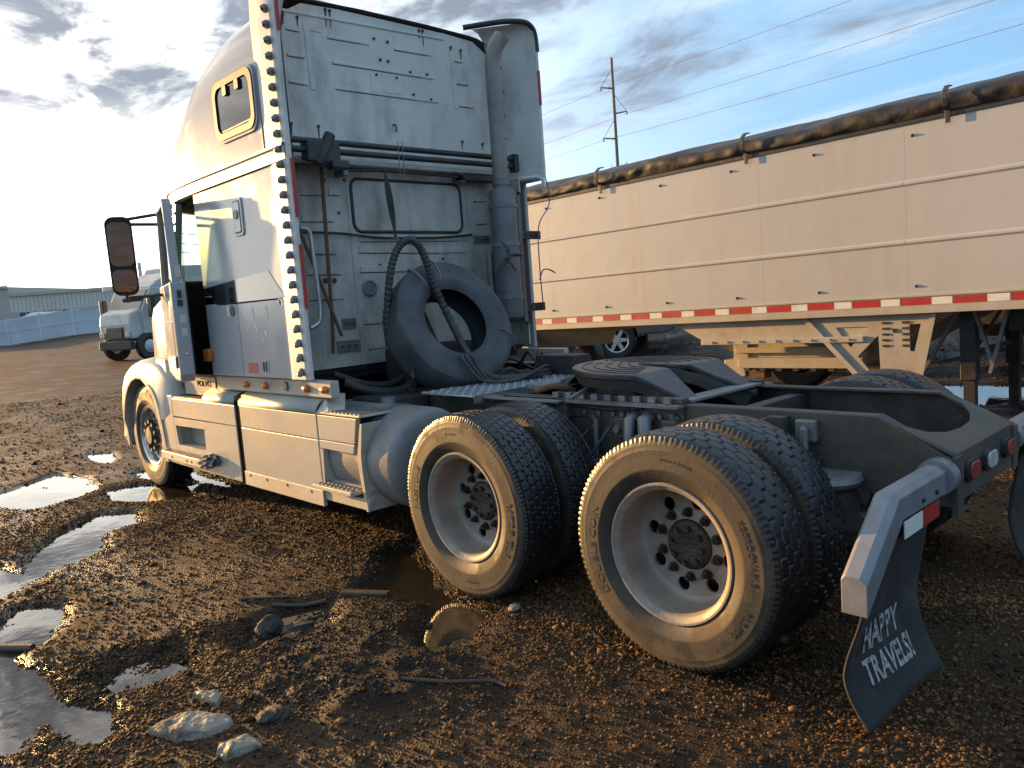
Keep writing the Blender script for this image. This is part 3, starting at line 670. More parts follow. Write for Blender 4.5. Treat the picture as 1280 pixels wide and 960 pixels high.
# --- frame
def frame():
    rail = [(-.84,.845),(-.81,.857),(-.55,.997),(6.9,.997),(6.9,.73),(-.25,.73),(-.6,.645),(-.84,.645)]
    for s in (1, -1):
        r = MB().prism(rail, 'y', s*.43, s*.418).build('frame_rail', 'frame_steel' if s > 0 else 'dark_mech', truck)
        MB().prism([(-.80,.66),(-.80,.84),(-.56,.97),(2.5,.97),(2.5,.75),(-.25,.75),(-.6,.66)], 'y', s*.417, s*.412).build('rail_grime', 'dark_mech', r)
        mb = MB()
        fl = [(-.55,.997),(6.9,.997)]
        mb.prism([(-.548,.9985),(6.9,.9985),(6.9,.988),(-.548,.988)], 'y', s*.417, s*.345)
        mb.hexa([(-.81,s*.417,.846),(-.55,s*.417,.986),(-.55,s*.345,.986),(-.81,s*.345,.846),(-.81,s*.417,.858),(-.55,s*.417,.998),(-.55,s*.345,.998),(-.81,s*.345,.858)])
        mb.box(-.2, 6.9, min(s*.417, s*.345), max(s*.417, s*.345), .731, .741)
        mb.build('rail_flange', 'frame_steel', r)
        for x in (-.30, -.22, .1, .32, .62, .9, 1.2, 1.55, 1.75, 2.0):     # bolt heads on the web
            for z in (.79, .90):
                MB().cyl((x, s*.43, z), (x, s*.444, z), .013, n=6).build('frame_bolt', 'frame_steel', r)
    # oval hole seen on the near rail tail
    MB().cyl((-.18,.4305,.86), (-.18,.4325,.86), .022, n=14).build('frame_hole', 'cab_inside', truck)
    for x in (.2, 1.15, 2.3, 3.2, 4.3):
        MB().box(x-.04, x+.04, -.417, .417, .76, .96).build('cross_member', 'dark_mech', truck)
    # closing tail with curved inner edge
    arc = [(-.60,.415),(-.64,.36),(-.70,.28),(-.735,.16),(-.745,0),(-.735,-.16),(-.70,-.28),(-.64,-.36),(-.60,-.415)]
    mb = MB(); rows = []
    up = lambda x: .857+(x+.81)*(.14/.26) if x > -.81 else .857-(-.81-x)*.1
    rows = [[(x, y, up(x)-.002) for x, y in arc], [(-.845, y, .853) for x, y in arc], [(-.848, y, .66) for x, y in arc], [(-.80, y, .645) for x, y in arc]]
    mb.grid(rows).build('tail_crossmember', 'frame_steel', truck, smooth=30, solid=.01)
    MB().prism([(-.43,.645),(-.43,.845),(-.36,.85),(-.36,.65)], 'x', -.842, -.86).build('tail_gusset', 'frame_steel', truck)
    MB().prism([(.43,.60),(.43,.85),(.35,.85),(.35,.60)], 'x', -.842, -.862).build('tail_gusset', 'frame_steel', truck)
    for y, m_ in ((.255,'red_lens'), (.02,'white_lens'), (-.265,'red_lens')):
        h = MB().prism(rrect(y-.072, y+.072, .725, .815, .03), 'x', -.85, -.872).build('lamp_housing', 'black_metal', truck)
        MB().prism(rrect(y-.06, y+.06, .735, .805, .028), 'x', -.872, -.882).build('lamp_lens', m_, h, bevel=.003)
frame()
# --- axles, suspension, brakes
def running_gear():
    for x in (0, 1.337):
        MB().tube([(x,-1.0,ZW),(x,-.3,ZW),(x,.3,ZW),(x,1.0,ZW)], .062, 16).build('axle', 'dark_mech', truck, smooth=40)
        MB().lathe([(.0,-.24),(.1,-.22),(.17,-.1),(.185,0),(.17,.1),(.1,.22),(0,.24)], 28, 'y', (x,0,ZW)).build('differential', 'dark_mech', truck, smooth=60)
        MB().cyl((x-.1,0,ZW+.02), (x-.32,0,ZW+.03), .09, .06).build('pinion', 'dark_mech', truck)
        for s in (1,-1):
            MB().lathe([(.0,0),(.13,0),(.14,.04),(.125,.08),(.14,.13),(.125,.17),(.11,.2),(0,.2)], 24, 'z', (x-.36,s*.50,.50)).build('air_bag', 'black_rubber', truck, smooth=40)
            MB().bar((x+.35,s*.48,.62),(x-.42,s*.48,.47),.08,.05).build('trailing_arm', 'dark_mech', truck)
            MB().tube([(x-.12,s*.47,.95),(x-.12,s*.5,.78),(x-.05,s*.52,.46)], [.022,.032,.032], 12).build('shock_absorber', 'galv', truck)
            MB().box(x-.16,x-.08,min(s*.432,s*.50),max(s*.432,s*.50),.90,.98).build('shock_bracket', 'frame_steel', truck)
            MB().cyl((x+.19,s*.58,ZW+.16),(x+.19,s*.80,ZW+.10),.085).build('brake_chamber', 'dark_mech', truck, smooth=40)
    # cast spring pack / clamp seen behind the rear duals
    for s in (1,-1):
        MB().lathe([(0,.0),(.15,.0),(.16,.02),(.15,.04),(0,.04)], 24, 'z', (-.36,s*.52,.71)).build('air_bag_plate', 'galv', truck, smooth=40)
        MB().tube([(-.24,s*.45,.93),(-.26,s*.50,.93),(-.26,s*.50,.80)], .018, 8).build('bracket_rod', 'galv', truck)
        MB().box(-.30,-.20,min(s*.431,s*.47),max(s*.431,s*.47),.87,.97).build('rail_bracket', 'galv', truck, bevel=.01)
        mb = MB(); mb.tube([(.62,s*.44,.93),(.62,s*.50,.92),(.60,s*.53,.80),(.60,s*.54,.66)], [.03,.04,.035,.03], 10); mb.tube([(.72,s*.44,.93),(.72,s*.50,.91),(.71,s*.53,.80)], [.028,.034,.028], 10)
        mb.build('torque_rod_bracket', 'galv', truck, smooth=50)
    MB().tube([(5.9,0,.42),(6.258,-.95,ZW),], .05).build('tie_rod', 'dark_mech', truck)
    MB().bar((6.258,-1.0,.46),(6.258,1.0,.46),.12,.10).build('steer_axle', 'dark_mech', truck)
    MB().tube([(1.0,0,.62),(3.2,0,.66)], .06, 14).build('drive_shaft', 'dark_mech', truck)
    MB().box(3.0,6.4,-.33,.33,.45,.95).build('engine_block', 'dark_mech', truck, bevel=.05)
    # dirty equipment between the rails behind the cab
    mb = MB(); mb.cyl((2.75,-.3,.9),(2.75,.3,.9),.11); mb.cyl((2.55,-.25,1.02),(2.55,.2,1.02),.08)
    mb.build('air_reservoir', 'dark_mech', truck, smooth=40)
    for k in range(9):
        a = Vector((2.35+random.uniform(0,.7), random.uniform(-.7,.75), random.uniform(.98,1.1))); b = a+Vector((random.uniform(-.3,.3), random.uniform(-.5,.5), random.uniform(-.05,.12)))
        MB().tube(catmull([a, (a+b)/2+Vector((0,0,.12)), b], 6), .014, 7).build('air_line', 'hose', truck, smooth=60)
    MB().tube(catmull([(3.0,.85,1.1),(2.9,.7,1.02),(2.85,.45,1.0),(2.9,.2,1.12),(3.0,.1,1.2)], 8), .032, 12).build('intake_hose', 'frame_steel', truck, smooth=60)
    MB().tube(catmull([(3.05,.9,1.16),(2.92,.72,1.07),(2.88,.5,1.06),(2.95,.25,1.17)], 8), .022, 12).build('intake_hose', 'dark_mech', truck, smooth=60)
    MB().box(2.86,3.12,-.30,.42,1.02,1.30).build('valve_box', 'dark_mech', truck, bevel=.03)
    for y in (-.18,.02,.25): MB().cyl((2.86,y,1.18),(2.74,y,1.20),.05,.035,n=14).build('valve_body', 'dark_mech', truck, smooth=40)
    MB().box(2.55,2.95,.45,.85,.85,.99).build('valve_box', 'dark_mech', truck, bevel=.02)
    MB().box(2.2,2.9,-.95,-.45,.75,1.0).build('battery_box', 'dark_mech', truck, bevel=.02)
def rail_clutter():
    rs = random.Random(4)
    for x, z, w, h in ((.47,.88,.10,.09),(.80,.86,.07,.12),(1.55,.90,.12,.10),(1.78,.85,.09,.13),(-.05,.90,.06,.07)):
        v = MB().box(x-w/2,x+w/2,.432,.50,z-h/2,z+h/2).build('valve_block', 'frame_steel', truck, bevel=.012)
        MB().cyl((x,.50,z),(x,.525,z),.022,n=10).build('valve_cap', 'galv', v); MB().cyl((x,.46,z+h/2),(x,.46,z+h/2+.03),.014,n=8).build('fitting', 'galv', v)
    for k in range(11):
        x = -.1+.19*k; a = Vector((x,.47,.92-rs.uniform(0,.1))); b = Vector((x+rs.uniform(-.25,.25),.62,.55+rs.uniform(0,.15)))
        MB().tube(catmull([a, a+Vector((.03,.07,-.08)), (a+b)/2+Vector((rs.uniform(-.08,.08),.06,-.08)), b], 6), .010, 7).build('brake_hose', 'hose', truck, smooth=60)
    for x in (.66,.70): MB().tube(catmull([(x,.45,.97),(x+.2,.46,.955),(x+.5,.455,.965),(x+.9,.46,.95),(x+1.3,.455,.965)], 6), .008, 6).build('wiring_loom', 'hose', truck, smooth=60)
    for x0 in (.30, 1.02):
        for z in (.80,.85,.90): MB().cyl((x0,.43,z),(x0,.452,z),.017,n=6).build('spring_bolt', 'galv', truck)
    MB().prism([(.24,.66),(1.10,.66),(1.04,.76),(.86,.92),(.50,.92),(.32,.76)], 'y', .4425, .455).build('suspension_hanger', 'frame_steel', truck, bevel=.004)
    for x in (.36,.98): MB().tube([(x,.47,.90),(x,.49,.62)], .016, 8).build('u_bolt', 'galv', truck)
running_gear()
rail_clutter()
# --- wheels
def wheels():
    a = make_drive_wheel(truck, TY_HEX, [('DOUBLE COIN', .398, -6, .050, 1.25), ('REGROOVABLE', .40, 168, .030, 1.25), ('ALL STEEL RADIAL', .405, 100, .016, 1.2), ('RLB400', .40, 212, .034, 1.3)], 1)
    a.location = (0, 1.080, ZW)
    b = make_drive_wheel(truck, TY_BLK, [('FIRESTONE', .395, 10, .045, 1.2), ('M728 ELA', .395, 190, .056, 1.3), ('TUBELESS', .405, 85, .018, 1.2), ('ALL POSITION', .405, 262, .014, 1.2)], 2)
    b.location = (1.337, 1.080, ZW); b.rotation_euler = (0, 0, 0)
    for x, t in ((0, TY_HEX), (1.337, TY_BLK)):
        i = make_inner_wheel(truck, t); i.location = (x, .742, ZW); i.rotation_euler = (0, .3, 0)
        c = dup_tree(a if x == 0 else b, truck, (x, -1.080, ZW), (0, 0, PI)); i2 = dup_tree(i, truck, (x, -.742, ZW), (0, 0, PI))
    s = make_steer_wheel(truck); s.location = (6.258, 1.045, .50); dup_tree(s, truck, (6.258, -1.045, .50), (0, 0, PI))
wheels()
# --- mud flaps and hangers
def flaps():
    for s in (1, -1):
        h = MB()
        path = [(.44,.775),(.98,.775),(1.26,.535)]
        def sec(y, z, dy, dz):      # section square to the path; chamfered box
            n = (-dz, dy)
            prof = [(-.045,-.055),(-.045,.035),(-.02,.055),(.03,.055),(.045,.04),(.045,-.055)]   # (x, along n)
            return [(-.80+px_, s*(y+n[0]*pn), z+n[1]*pn) for px_, pn in prof]
        h.grid([sec(.44,.775,1,0), sec(.965,.775,.94,-.34), [(x_, s*1.268, .535+(z_-.545)*1.25) for x_, y_, z_ in sec(1.268,.545,1,0)]], closed_u=True)
        n0 = len(h.v); h.f.append((0,1,2,3,4,5)); h.f.append((12,17,16,15,14,13))
        hg = h.build('mud_flap_hanger', 'hanger_alu', truck, bevel=.004)
        MB().cyl((-.80,s*.43,.775),(-.80,s*.50,.775),.075,n=18).build('hanger_mount', 'hanger_alu', hg, smooth=40)
        for y, z in ((.62,.765),(.76,.765)): MB().cyl((-.846,s*y,z-.012),(-.853,s*y,z-.012),.009,n=8).build('bolt', 'black_metal', hg)
        # conspicuity tape hanging below the level part
        MB().box(-.850,-.846,min(s*.60,s*.775),max(s*.60,s*.775),.655,.718).build('reflective_strip', 'red_tape', hg)
        MB().box(-.850,-.846,min(s*.776,s*.95),max(s*.776,s*.95),.655,.718).build('reflective_strip', 'white_tape', hg)
        # curved rubber flap
        rows = []
        top = lambda y: .69 if y < .98 else .69-(y-.98)*.80
        def pos(y, t):
            zt = top(y)-.0; zb = .065+.010*math.sin(y*9)
            z = zt+(zb-zt)*t
            x = -.80-.02*math.cos(t*2)+.055*math.sin(t*PI*.80)**1.3-.085*max(0, t-.55)**1.5*3.0-.05*(1.2-y)*t
            return (x, s*y, z)
        ys = [.635+.62*k/16 for k in range(17)]
        for k in range(25): rows.append([pos(y, k/24) for y in ys])
        fl = MB().grid(rows).build('mud_flap', 'flap_rubber', truck, smooth=60, solid=.010)
        if s == 1:
            for txt, zc, yc, size, sx in (('HAPPY', .312, .985, .135, .72), ('TRAVELS!', .196, .962, .118, .72)):
                me = text_mesh(txt, size, .0005, .0035, sx)
                me.materials.append(M['letter_white'])
                for v in me.vertices:
                    y = yc-v.co.x; z = zc+v.co.y
                    zt = top(y); zb = .065+.010*math.sin(y*9); t = (z-zt)/(zb-zt)
                    p = pos(y, t); v.co = (p[0]-.0062-abs(v.co.z), p[1], z)
                obj('flap_lettering', me, fl)
flaps()
# --- fifth wheel and deck plates
def fifth():
    cx, cz = .93, 1.155
    half = [(.475*math.cos(R(a)), .475*math.sin(R(a))) for a in range(0, 121, 8)]
    half += [(-.32,.385),(-.44,.35),(-.52,.31),(-.525,.25),(-.42,.20),(-.27,.13),(-.14,.07),(.04,.05),(.085,.025)]
    out = half+[(x, -y) for x, y in half[::-1] if abs(y) > 1e-6]
    def drop(x): return -.14*x*0 - (max(0, -.20-x)*.48)
    bm = bmesh.new(); vs = [bm.verts.new((cx+x, y, cz)) for x, y in out]
    ed = [bm.edges.new((vs[i], vs[(i+1) % len(vs)])) for i in range(len(vs))]
    bmesh.ops.triangle_fill(bm, use_beauty=True, edges=ed)
    for k in (-.20, -.34):
        bmesh.ops.bisect_plane(bm, geom=bm.verts[:]+bm.edges[:]+bm.faces[:], plane_co=(cx+k, 0, cz), plane_no=(1, 0, 0))
    ret = bmesh.ops.extrude_face_region(bm, geom=bm.faces[:])
    bmesh.ops.translate(bm, vec=(0, 0, -.034), verts=[v for v in ret['geom'] if isinstance(v, bmesh.types.BMVert)])
    for v in bm.verts: v.co.z += drop(v.co.x-cx)+.035*(v.co.x-cx)
    bmesh.ops.recalc_face_normals(bm, faces=bm.faces)
    me = bpy.data.meshes.new('fifth_wheel'); bm.to_mesh(me); bm.free(); me.materials.append(M['fifth_top'])
    fw = obj('fifth_wheel', me, truck); md = fw.modifiers.new('bevel', 'BEVEL'); md.width = .008; md.segments = 2; md.limit_method = 'ANGLE'; md.angle_limit = R(50)
    for rr_ in (.13,.20,.27,.34,.41):
        a1 = 150 if rr_ > .3 else 140
        MB().tube([(cx+rr_*math.cos(R(a)), rr_*math.sin(R(a)), cz+.001+.035*rr_*math.cos(R(a))+drop(rr_*math.cos(R(a)))) for a in range(18 if rr_ < .2 else 8, 118, 6)], .0035, 5).build('grease_ridge', 'grease', fw, smooth=60)
        MB().tube([(cx+rr_*math.cos(R(a)), -rr_*math.sin(R(a)), cz+.001+.035*rr_*math.cos(R(a))+drop(rr_*math.cos(R(a)))) for a in range(18 if rr_ < .2 else 8, 118, 6)], .0035, 5).build('grease_ridge', 'grease', fw, smooth=60)
    # skirt and ribs below the plate
    rows = []
    for dz, k in ((-.025, .975), (-.09, .90)):
        rows.append([(cx+x*k, y*k, cz+dz+drop(x)+.035*x+(.02 if x < -.3 and dz < -.1 else 0)) for x, y in out])
    MB().grid(rows, closed_u=True).build('plate_skirt', 'fifth_cast', fw, solid=.015)
    for s in (1, -1):
        MB().prism([(cx-.17,1.0),(cx-.09,1.10),(cx+.09,1.10),(cx+.17,1.0)], 'y', s*.27, s*.36).build('pivot_bracket', 'fifth_cast', fw, bevel=.01)
        MB().cyl((cx,s*.25,1.075),(cx,s*.40,1.075),.03).build('pivot_pin', 'fifth_cast', fw)
        # slider rail with lock slots
        sr = MB().box(cx-.50,cx+.43,min(s*.36,s*.425),max(s*.36,s*.425),1.0005,1.028).build('slide_rail', 'fifth_cast', fw, bevel=.004)
        MB().prism([(cx-.52,.985),(cx+.80,.985),(cx+.80,1.000),(cx-.52,1.000)], 'y', s*.432, s*.50).build('mount_angle', 'galv', fw)
        MB().box(cx-.52,cx+.80,min(s*.43,s*.442),max(s*.43,s*.442),.90,.984).build('mount_flange', 'frame_steel', fw)
        for k in range(9):
            x = cx-.44+.10*k
            MB().box(x,x+.045,min(s*.425,s*.445),max(s*.425,s*.445),1.002,1.034).build('lock_slot', 'galv', fw)
        for k in range(12):
            x = cx-.48+.105*k; MB().cyl((x,s*.442,.93),(x,s*.456,.93),.014,n=6).build('mount_bolt', 'galv', fw)
    MB().box(cx-.52,cx-.40,-.36,.36,1.0005,1.016).build('rear_deck_plate', 'galv', fw, bevel=.003)
    MB().bar((cx+.25,.20,1.07),(cx+.1,.62,1.03),.02,.02).build('release_handle', 'galv', fw)
    mb = MB()
    for k in range(5): mb.tube(catmull([(cx+.45+.05*k,.30-.05*k,1.03),(cx+.52+.03*k,.1,1.09-.01*k),(cx+.60,-.2+.05*k,1.04)], 5), .012, 6)
    mb.build('air_line', 'hose', fw, smooth=60)
    MB().tube(catmull([(cx+.55,.44,1.03),(cx+.45,.40,1.06),(cx+.38,.36,1.05),(cx+.36,.3,1.02)], 6), .02, 8).build('grease_line', 'rust', fw, smooth=60)
    # tread deck plate behind the cab, and a side deck bar
    for x0, x1, y0, y1, zz in ((1.86,2.42,-.62,.62,1.012),):
        d = MB().box(x0,x1,y0,y1,zz-.012,zz).build('deck_plate', 'alu', truck, bevel=.003)
        MB().box(x0-.004,x0+.0,y0,y1,zz-.05,zz+.001).build('deck_lip', 'galv', d)
        mb = MB()
        for i in range(14):
            for j in range(31):
                x = x0+.02+i*.04; y = y0+.02+j*.04; an = R(45 if (i+j) % 2 else -45); dx, dy = math.cos(an)*.014, math.sin(an)*.014
                mb.bar((x-dx,y-dy,zz+.002),(x+dx,y+dy,zz+.002),.008,.006)
        o = mb.build('deck_tread', 'alu', d); o['kind'] = 'stuff'
    MB().box(1.20,1.86,.46,.55,.985,1.000).build('deck_step', 'galv', truck, bevel=.003)
    MB().box(1.55,1.70,-.3,.3,1.02,1.05).build('deck_crossbar', 'galv', truck, bevel=.004)
    MB().prism([(-.44,1.0),(-.44,1.16),(-.62,1.16),(-.70,1.0)], 'x', 1.95, 2.35).build('tool_wedge', 'dark_mech', truck, bevel=.01)
fifth()

# --- cab
SY = 1.20
def roof_w(x):      # plan half width of cab top and belt line
    pts = [(2.9,1.2),(4.4,1.2),(4.9,1.17),(5.25,1.08),(5.5,.95),(5.7,.72),(5.82,.42),(5.86,0)]
    for (a, b), (c, d) in zip(pts, pts[1:]):
        if x <= c: return b+(d-b)*(x-a)/(c-a)
    return 0
BELT = catmull([(2.86,1.207,0),(3.6,1.207,0),(4.4,1.205,0),(4.9,1.175,0),(5.25,1.085,0),(5.52,.94,0),(5.72,.70,0),(5.83,.38,0),(5.86,0,0)], 5)
BELT = BELT+[Vector((q.x,-q.y,0)) for q in BELT[-2::-1]]
def cab():
    cs = MB().box(3.07,4.465,SY-.035,SY,1.724,2.617).build('sleeper_side', 'cab_paint', truck, bevel=.006)
    MB().prism([(3.875,1.158),(4.462,1.158),(4.462,1.80),(4.30,1.79),(4.25,1.717),(3.875,1.717)], 'y', SY-.035, SY).build('luggage_door', 'cab_paint', truck, bevel=.005)
    ld2 = MB().box(3.07,3.868,SY-.035,SY,1.158,1.717).build('luggage_door', 'cab_paint', truck, bevel=.005)
    # black trapezoid stripe above the seam
    MB().prism([(3.085,1.727),(3.30,1.925),(4.46,1.862),(4.46,1.80),(4.31,1.80),(4.25,1.727)], 'y', SY+.001, SY+.003).build('black_stripe', 'black_gloss', cs)
    v = MB().prism(rrect(3.60,3.755,2.205,2.48,.03), 'y', SY, SY+.012).build('side_vent', 'white_trim', cs, bevel=.004)
    MB().prism(rrect(3.618,3.737,2.225,2.46,.02), 'y', SY+.0122, SY+.0135).build('vent_gasket', 'black_rubber', v)
    MB().prism(rrect(3.627,3.728,2.233,2.452,.018), 'y', SY+.0136, SY+.017).build('vent_face', 'white_trim', v, bevel=.002)
    MB().cyl((3.678,SY+.017,2.36),(3.678,SY+.026,2.36),.033,n=20).build('vent_knob', 'galv', v)
    MB().cyl((3.96,SY,1.665),(3.96,SY+.006,1.665),.042,n=24).build('round_badge', 'label_dark', truck)
    MB().box(3.99,4.06,SY,SY+.002,1.625,1.705).build('sticker', 'label_cream', truck)
    MB().cyl((3.17,SY,1.69),(3.17,SY+.003,1.69),.035,n=22).build('number_badge', 'white_trim', ld2)
    me = text_mesh('9', .055, .0006, .001); me.materials.append(M['black_metal'])
    for q in me.vertices: q.co = (3.17-q.co.x, SY+.0034+abs(q.co.z), 1.69+q.co.y)
    obj('badge_number', me, ld2)
    MB().box(3.62,3.78,SY,SY+.002,1.19,1.265).build('warning_label', 'label_red', ld2)
    la = MB().prism(rrect(3.44,3.54,1.19,1.29,.012), 'y', SY, SY+.004).build('latch_plate', 'cab_paint', ld2)
    for x in (3.47,3.51): MB().box(x,x+.012,SY+.004,SY+.010,1.205,1.275).build('latch', 'black_metal', la)
    am = MB().prism(rrect(4.40,4.52,1.275,1.375,.02), 'y', SY, SY+.045).build('marker_light', 'amber', truck, bevel=.006)
    # scuffed decal residue on the rear luggage door
    for x, z, w, h in ((3.60,1.64,.03,.10),(3.56,1.52,.035,.09),(3.38,1.63,.025,.11),(3.42,1.48,.03,.06),(3.47,1.44,.02,.03)):
        MB().prism([(x,z-h/2),(x+w*.8,z-h*.3),(x+w*1.3,z+h*.35),(x+w*.5,z+h/2),(x-w*.2,z+h*.1)], 'y', SY+.0006, SY+.0016).build('decal_residue', 'label_cream', ld2)
    # right side, closed
    MB().box(3.07,5.42,-SY,-SY+.035,1.158,2.617).build('sleeper_side', 'cab_paint', truck, bevel=.006)
    # belt trim round the cab
    rows = []
    for i, q in enumerate(BELT):
        t = (BELT[min(i+1, len(BELT)-1)]-BELT[max(i-1, 0)]).normalized(); nx, ny = t.y, -t.x
        if q.y*ny < 0 or (abs(q.y) < .01 and nx < 0): nx, ny = -nx, -ny
        prof = [(-.05,2.62),(.012,2.62),(.016,2.66),(.012,2.70),(.03,2.705),(.03,2.722),(-.05,2.73)]
        rows.append([(q.x+nx*o, q.y+ny*o, z-.0) for o, z in prof])
    MB().grid(rows).build('belt_trim', 'white_trim', truck, smooth=40)
    # tall roof
    def T(x):
        pts = [(3.0,3.80),(3.4,3.82),(3.8,3.81),(4.1,3.76),(4.4,3.67),(4.7,3.54),(4.95,3.41),(5.2,3.27),(5.45,3.11),(5.65,2.97),(5.80,2.85),(5.87,2.76)]
        for (a, b), (c, d) in zip(pts, pts[1:]):
            if x <= c: return b+(d-b)*(x-a)/(c-a)
        return pts[-1][1]
    rows = []
    xs = [3.175]+[3.28+.14*k for k in range(16)]+[5.45,5.55,5.64,5.72,5.78,5.82,5.845,5.855]
    for x in xs:
        w = max(.05, roof_w(x)-.0); t = T(x); hgt = t-2.725; rc = min(.46, w*.8); rz = min(.62, hgt*.85)
        half = [(w, 2.725), (w, 2.725+(t-rz-2.725)*.5), (w-.005, t-rz)]
        for k in range(1, 11):
            an = R(9*k); half.append((w-rc+rc*math.cos(an)**.85 if math.cos(an) > 1e-6 else w-rc, t-rz+rz*math.sin(an)**.95))
        half.append((w*.25, t+.01))
        rows.append([(x, y, z) for y, z in half]+[(x, -y, z) for y, z in half[::-1]])
    rf = MB().grid(rows).build('roof', 'roof_paint', truck, smooth=50)
    # roof window
    def ring(x0,x1,z0,z1,r): return [(x*1.0, z) for x, z in rrect(x0,x1,z0,z1,r,6)]
    sk = lambda pl: [(x, z+(x-3.5)*.012) for x, z in pl]
    wf = plate('roof_window', 'black_rubber', rf, sk(ring(3.22,3.86,2.90,3.31,.09)), [sk(ring(3.265,3.815,2.945,3.265,.07))], 'y', SY-.015, SY+.022)
    wf2 = plate('window_trim', 'roof_paint', wf, sk(ring(3.20,3.88,2.88,3.33,.1)), [sk(ring(3.222,3.858,2.902,3.308,.08))], 'y', SY-.012, SY+.014)
    MB().prism(sk(ring(3.26,3.82,2.94,3.27,.07)), 'y', SY+.004, SY+.010).build('pane', 'window_dark', wf)
    MB().box(3.29,3.79,SY+.0105,SY+.014,2.958,2.966).build('pane_slider', 'galv', wf)
    for x in (3.44,3.64): MB().prism(rrect(x-.03,x+.03,3.195,3.262,.012), 'y', SY+.011, SY+.028).build('window_latch', 'black_plastic', wf)
    # interior: dark shell so the doorway reads black
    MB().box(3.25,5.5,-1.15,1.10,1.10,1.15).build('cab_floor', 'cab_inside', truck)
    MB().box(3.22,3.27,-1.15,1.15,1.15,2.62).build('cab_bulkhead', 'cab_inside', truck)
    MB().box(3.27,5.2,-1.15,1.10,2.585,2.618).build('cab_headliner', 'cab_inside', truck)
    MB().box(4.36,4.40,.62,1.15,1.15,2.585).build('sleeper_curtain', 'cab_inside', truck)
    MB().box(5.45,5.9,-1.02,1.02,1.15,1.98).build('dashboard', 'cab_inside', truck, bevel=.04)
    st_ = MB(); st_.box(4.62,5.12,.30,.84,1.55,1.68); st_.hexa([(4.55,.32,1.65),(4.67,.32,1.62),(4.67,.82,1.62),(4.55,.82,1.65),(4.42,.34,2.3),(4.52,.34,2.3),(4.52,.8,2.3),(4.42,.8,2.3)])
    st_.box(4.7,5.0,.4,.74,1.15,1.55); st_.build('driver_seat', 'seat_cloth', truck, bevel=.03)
    MB().tube([(5.28+.06*math.cos(k*PI/8), .57+.22*math.sin(k*PI/8), 1.92+.2*math.cos(k*PI/8)) for k in range(16)], .016, 8, closed=True).build('steering_wheel', 'black_plastic', truck, smooth=60)
    # windscreen and pillars
    top = [q for q in BELT if q.x > 4.85]; rows = []
    for k in range(7):
        t = k/6; rows.append([(q.x-.05+t*(.22+.16*(1-abs(q.y)/1.2)), q.y*(1-.03*t)*.97, 2.615-.665*t-.03*math.sin(t*PI)*0) for q in top])
    wsx = MB().grid(rows).build('windscreen', 'glass_tint', truck, smooth=60)
    for s in (1,-1):
        MB().bar((4.96,s*1.135,2.62),(5.30,s*1.10,1.94),.06,.09).build('a_pillar', 'cab_paint', truck, bevel=.012)
        MB().prism([(5.28,1.15),(5.28,1.97),(5.62,1.94),(5.70,1.15)], 'y', s*1.06, s*1.12).build('cowl_side', 'cab_paint', truck, bevel=.01)
    # hood
    rows = []
    for x, w, t in ((5.50,1.08,1.93),(5.85,1.09,1.90),(6.15,1.06,1.86),(6.45,.95,1.76),(6.8,.74,1.63),(7.1,.64,1.50),(7.3,.58,1.38),(7.42,.5,1.22),(7.45,.46,1.0)):
        half = [(w*1.02,.95 if x < 7.3 else .9),(w*1.02,1.2),(w,t-.22),(w-.03,t-.10),(w-.10,t-.03),(w-.25,t),(w*.3,t+.03)]
        rows.append([(x,y,z) for y,z in half]+[(x,-y,z) for y,z in half[::-1]])
    MB().grid(rows).build('hood', 'cab_paint', truck, smooth=50)
    # fenders
    for s in (1,-1):
        ang = [-14,0,14,28,42,56,70,84,98,112,126,140,150,160]
        ro =  [.645,.665,.705,.755,.79,.80,.785,.775,.795,.85,.93,1.02,1.02,.98]
        ri =  [.60,.585,.575,.57,.575,.58,.585,.585,.585,.58,.575,.57,.57,.57]
        rows = []
        for a, o_, i_ in zip(ang, ro, ri):
            c_, sn = math.cos(R(a)), math.sin(R(a)); yo = 1.22 if 10 < a < 200 else 1.19
            ps = [(.62,o_),(1.05,o_),(1.14,o_-.012),(1.19,o_-.04),(yo,o_-.085),(yo+.004,i_+.05),(yo+.012,i_+.03),(yo+.008,i_),(yo-.04,i_),(.62,i_+.02)]
            rows.append([(6.26+r_*c_, s*y, max(.30, .50+r_*sn)) for y, r_ in ps])
        fe = MB().grid(rows, closed_u=True).build('fender', 'fairing', truck, smooth=45)
        # bumper end below the front of the arch
        MB().prism([(6.83,.36),(6.96,.36),(6.93,.78),(6.86,.80)], 'y', s*1.0, s*1.19).build('bumper_end', 'fairing', truck, bevel=.02)
        MB().box(6.95,7.35,-.0 if s < 0 else 0, s*1.0 if s > 0 else 0, .36, .78) if False else None
        # rear arch lip, sweeping down to the step
        lip = catmull([(6.12,s*1.232,1.07),(5.96,s*1.235,1.0),(5.84,s*1.235,.88),(5.765,s*1.235,.66),(5.72,s*1.235,.45),(5.70,s*1.235,.31)], 6)
        mb = MB(); mb.grid([[(q.x+o, q.y-s*d, q.z) for o, d in ((.02,.02),(.02,0),(-.055,0),(-.055,.02))] for q in lip], closed_u=True); mb.build('arch_lip', 'fairing', fe, smooth=40)
        # sloping panel from fender crest down to the upper step
        MB().hexa([(5.44,s*.95,.94),(5.80,s*.95,.94),(5.80,s*1.222,.94),(5.44,s*1.222,.94),(5.58,s*.95,1.285),(5.86,s*.95,1.29),(5.86,s*1.17,1.29),(5.60,s*1.17,1.275)]).build('fender_rear', 'fairing', truck, bevel=.02)
        MB().prism([(5.42,.31),(5.705,.31),(5.76,.62),(5.83,.86),(5.86,.95),(5.42,.95)], 'y', s*1.15, s*1.221).build('fairing_front_post', 'fairing', truck, bevel=.006)
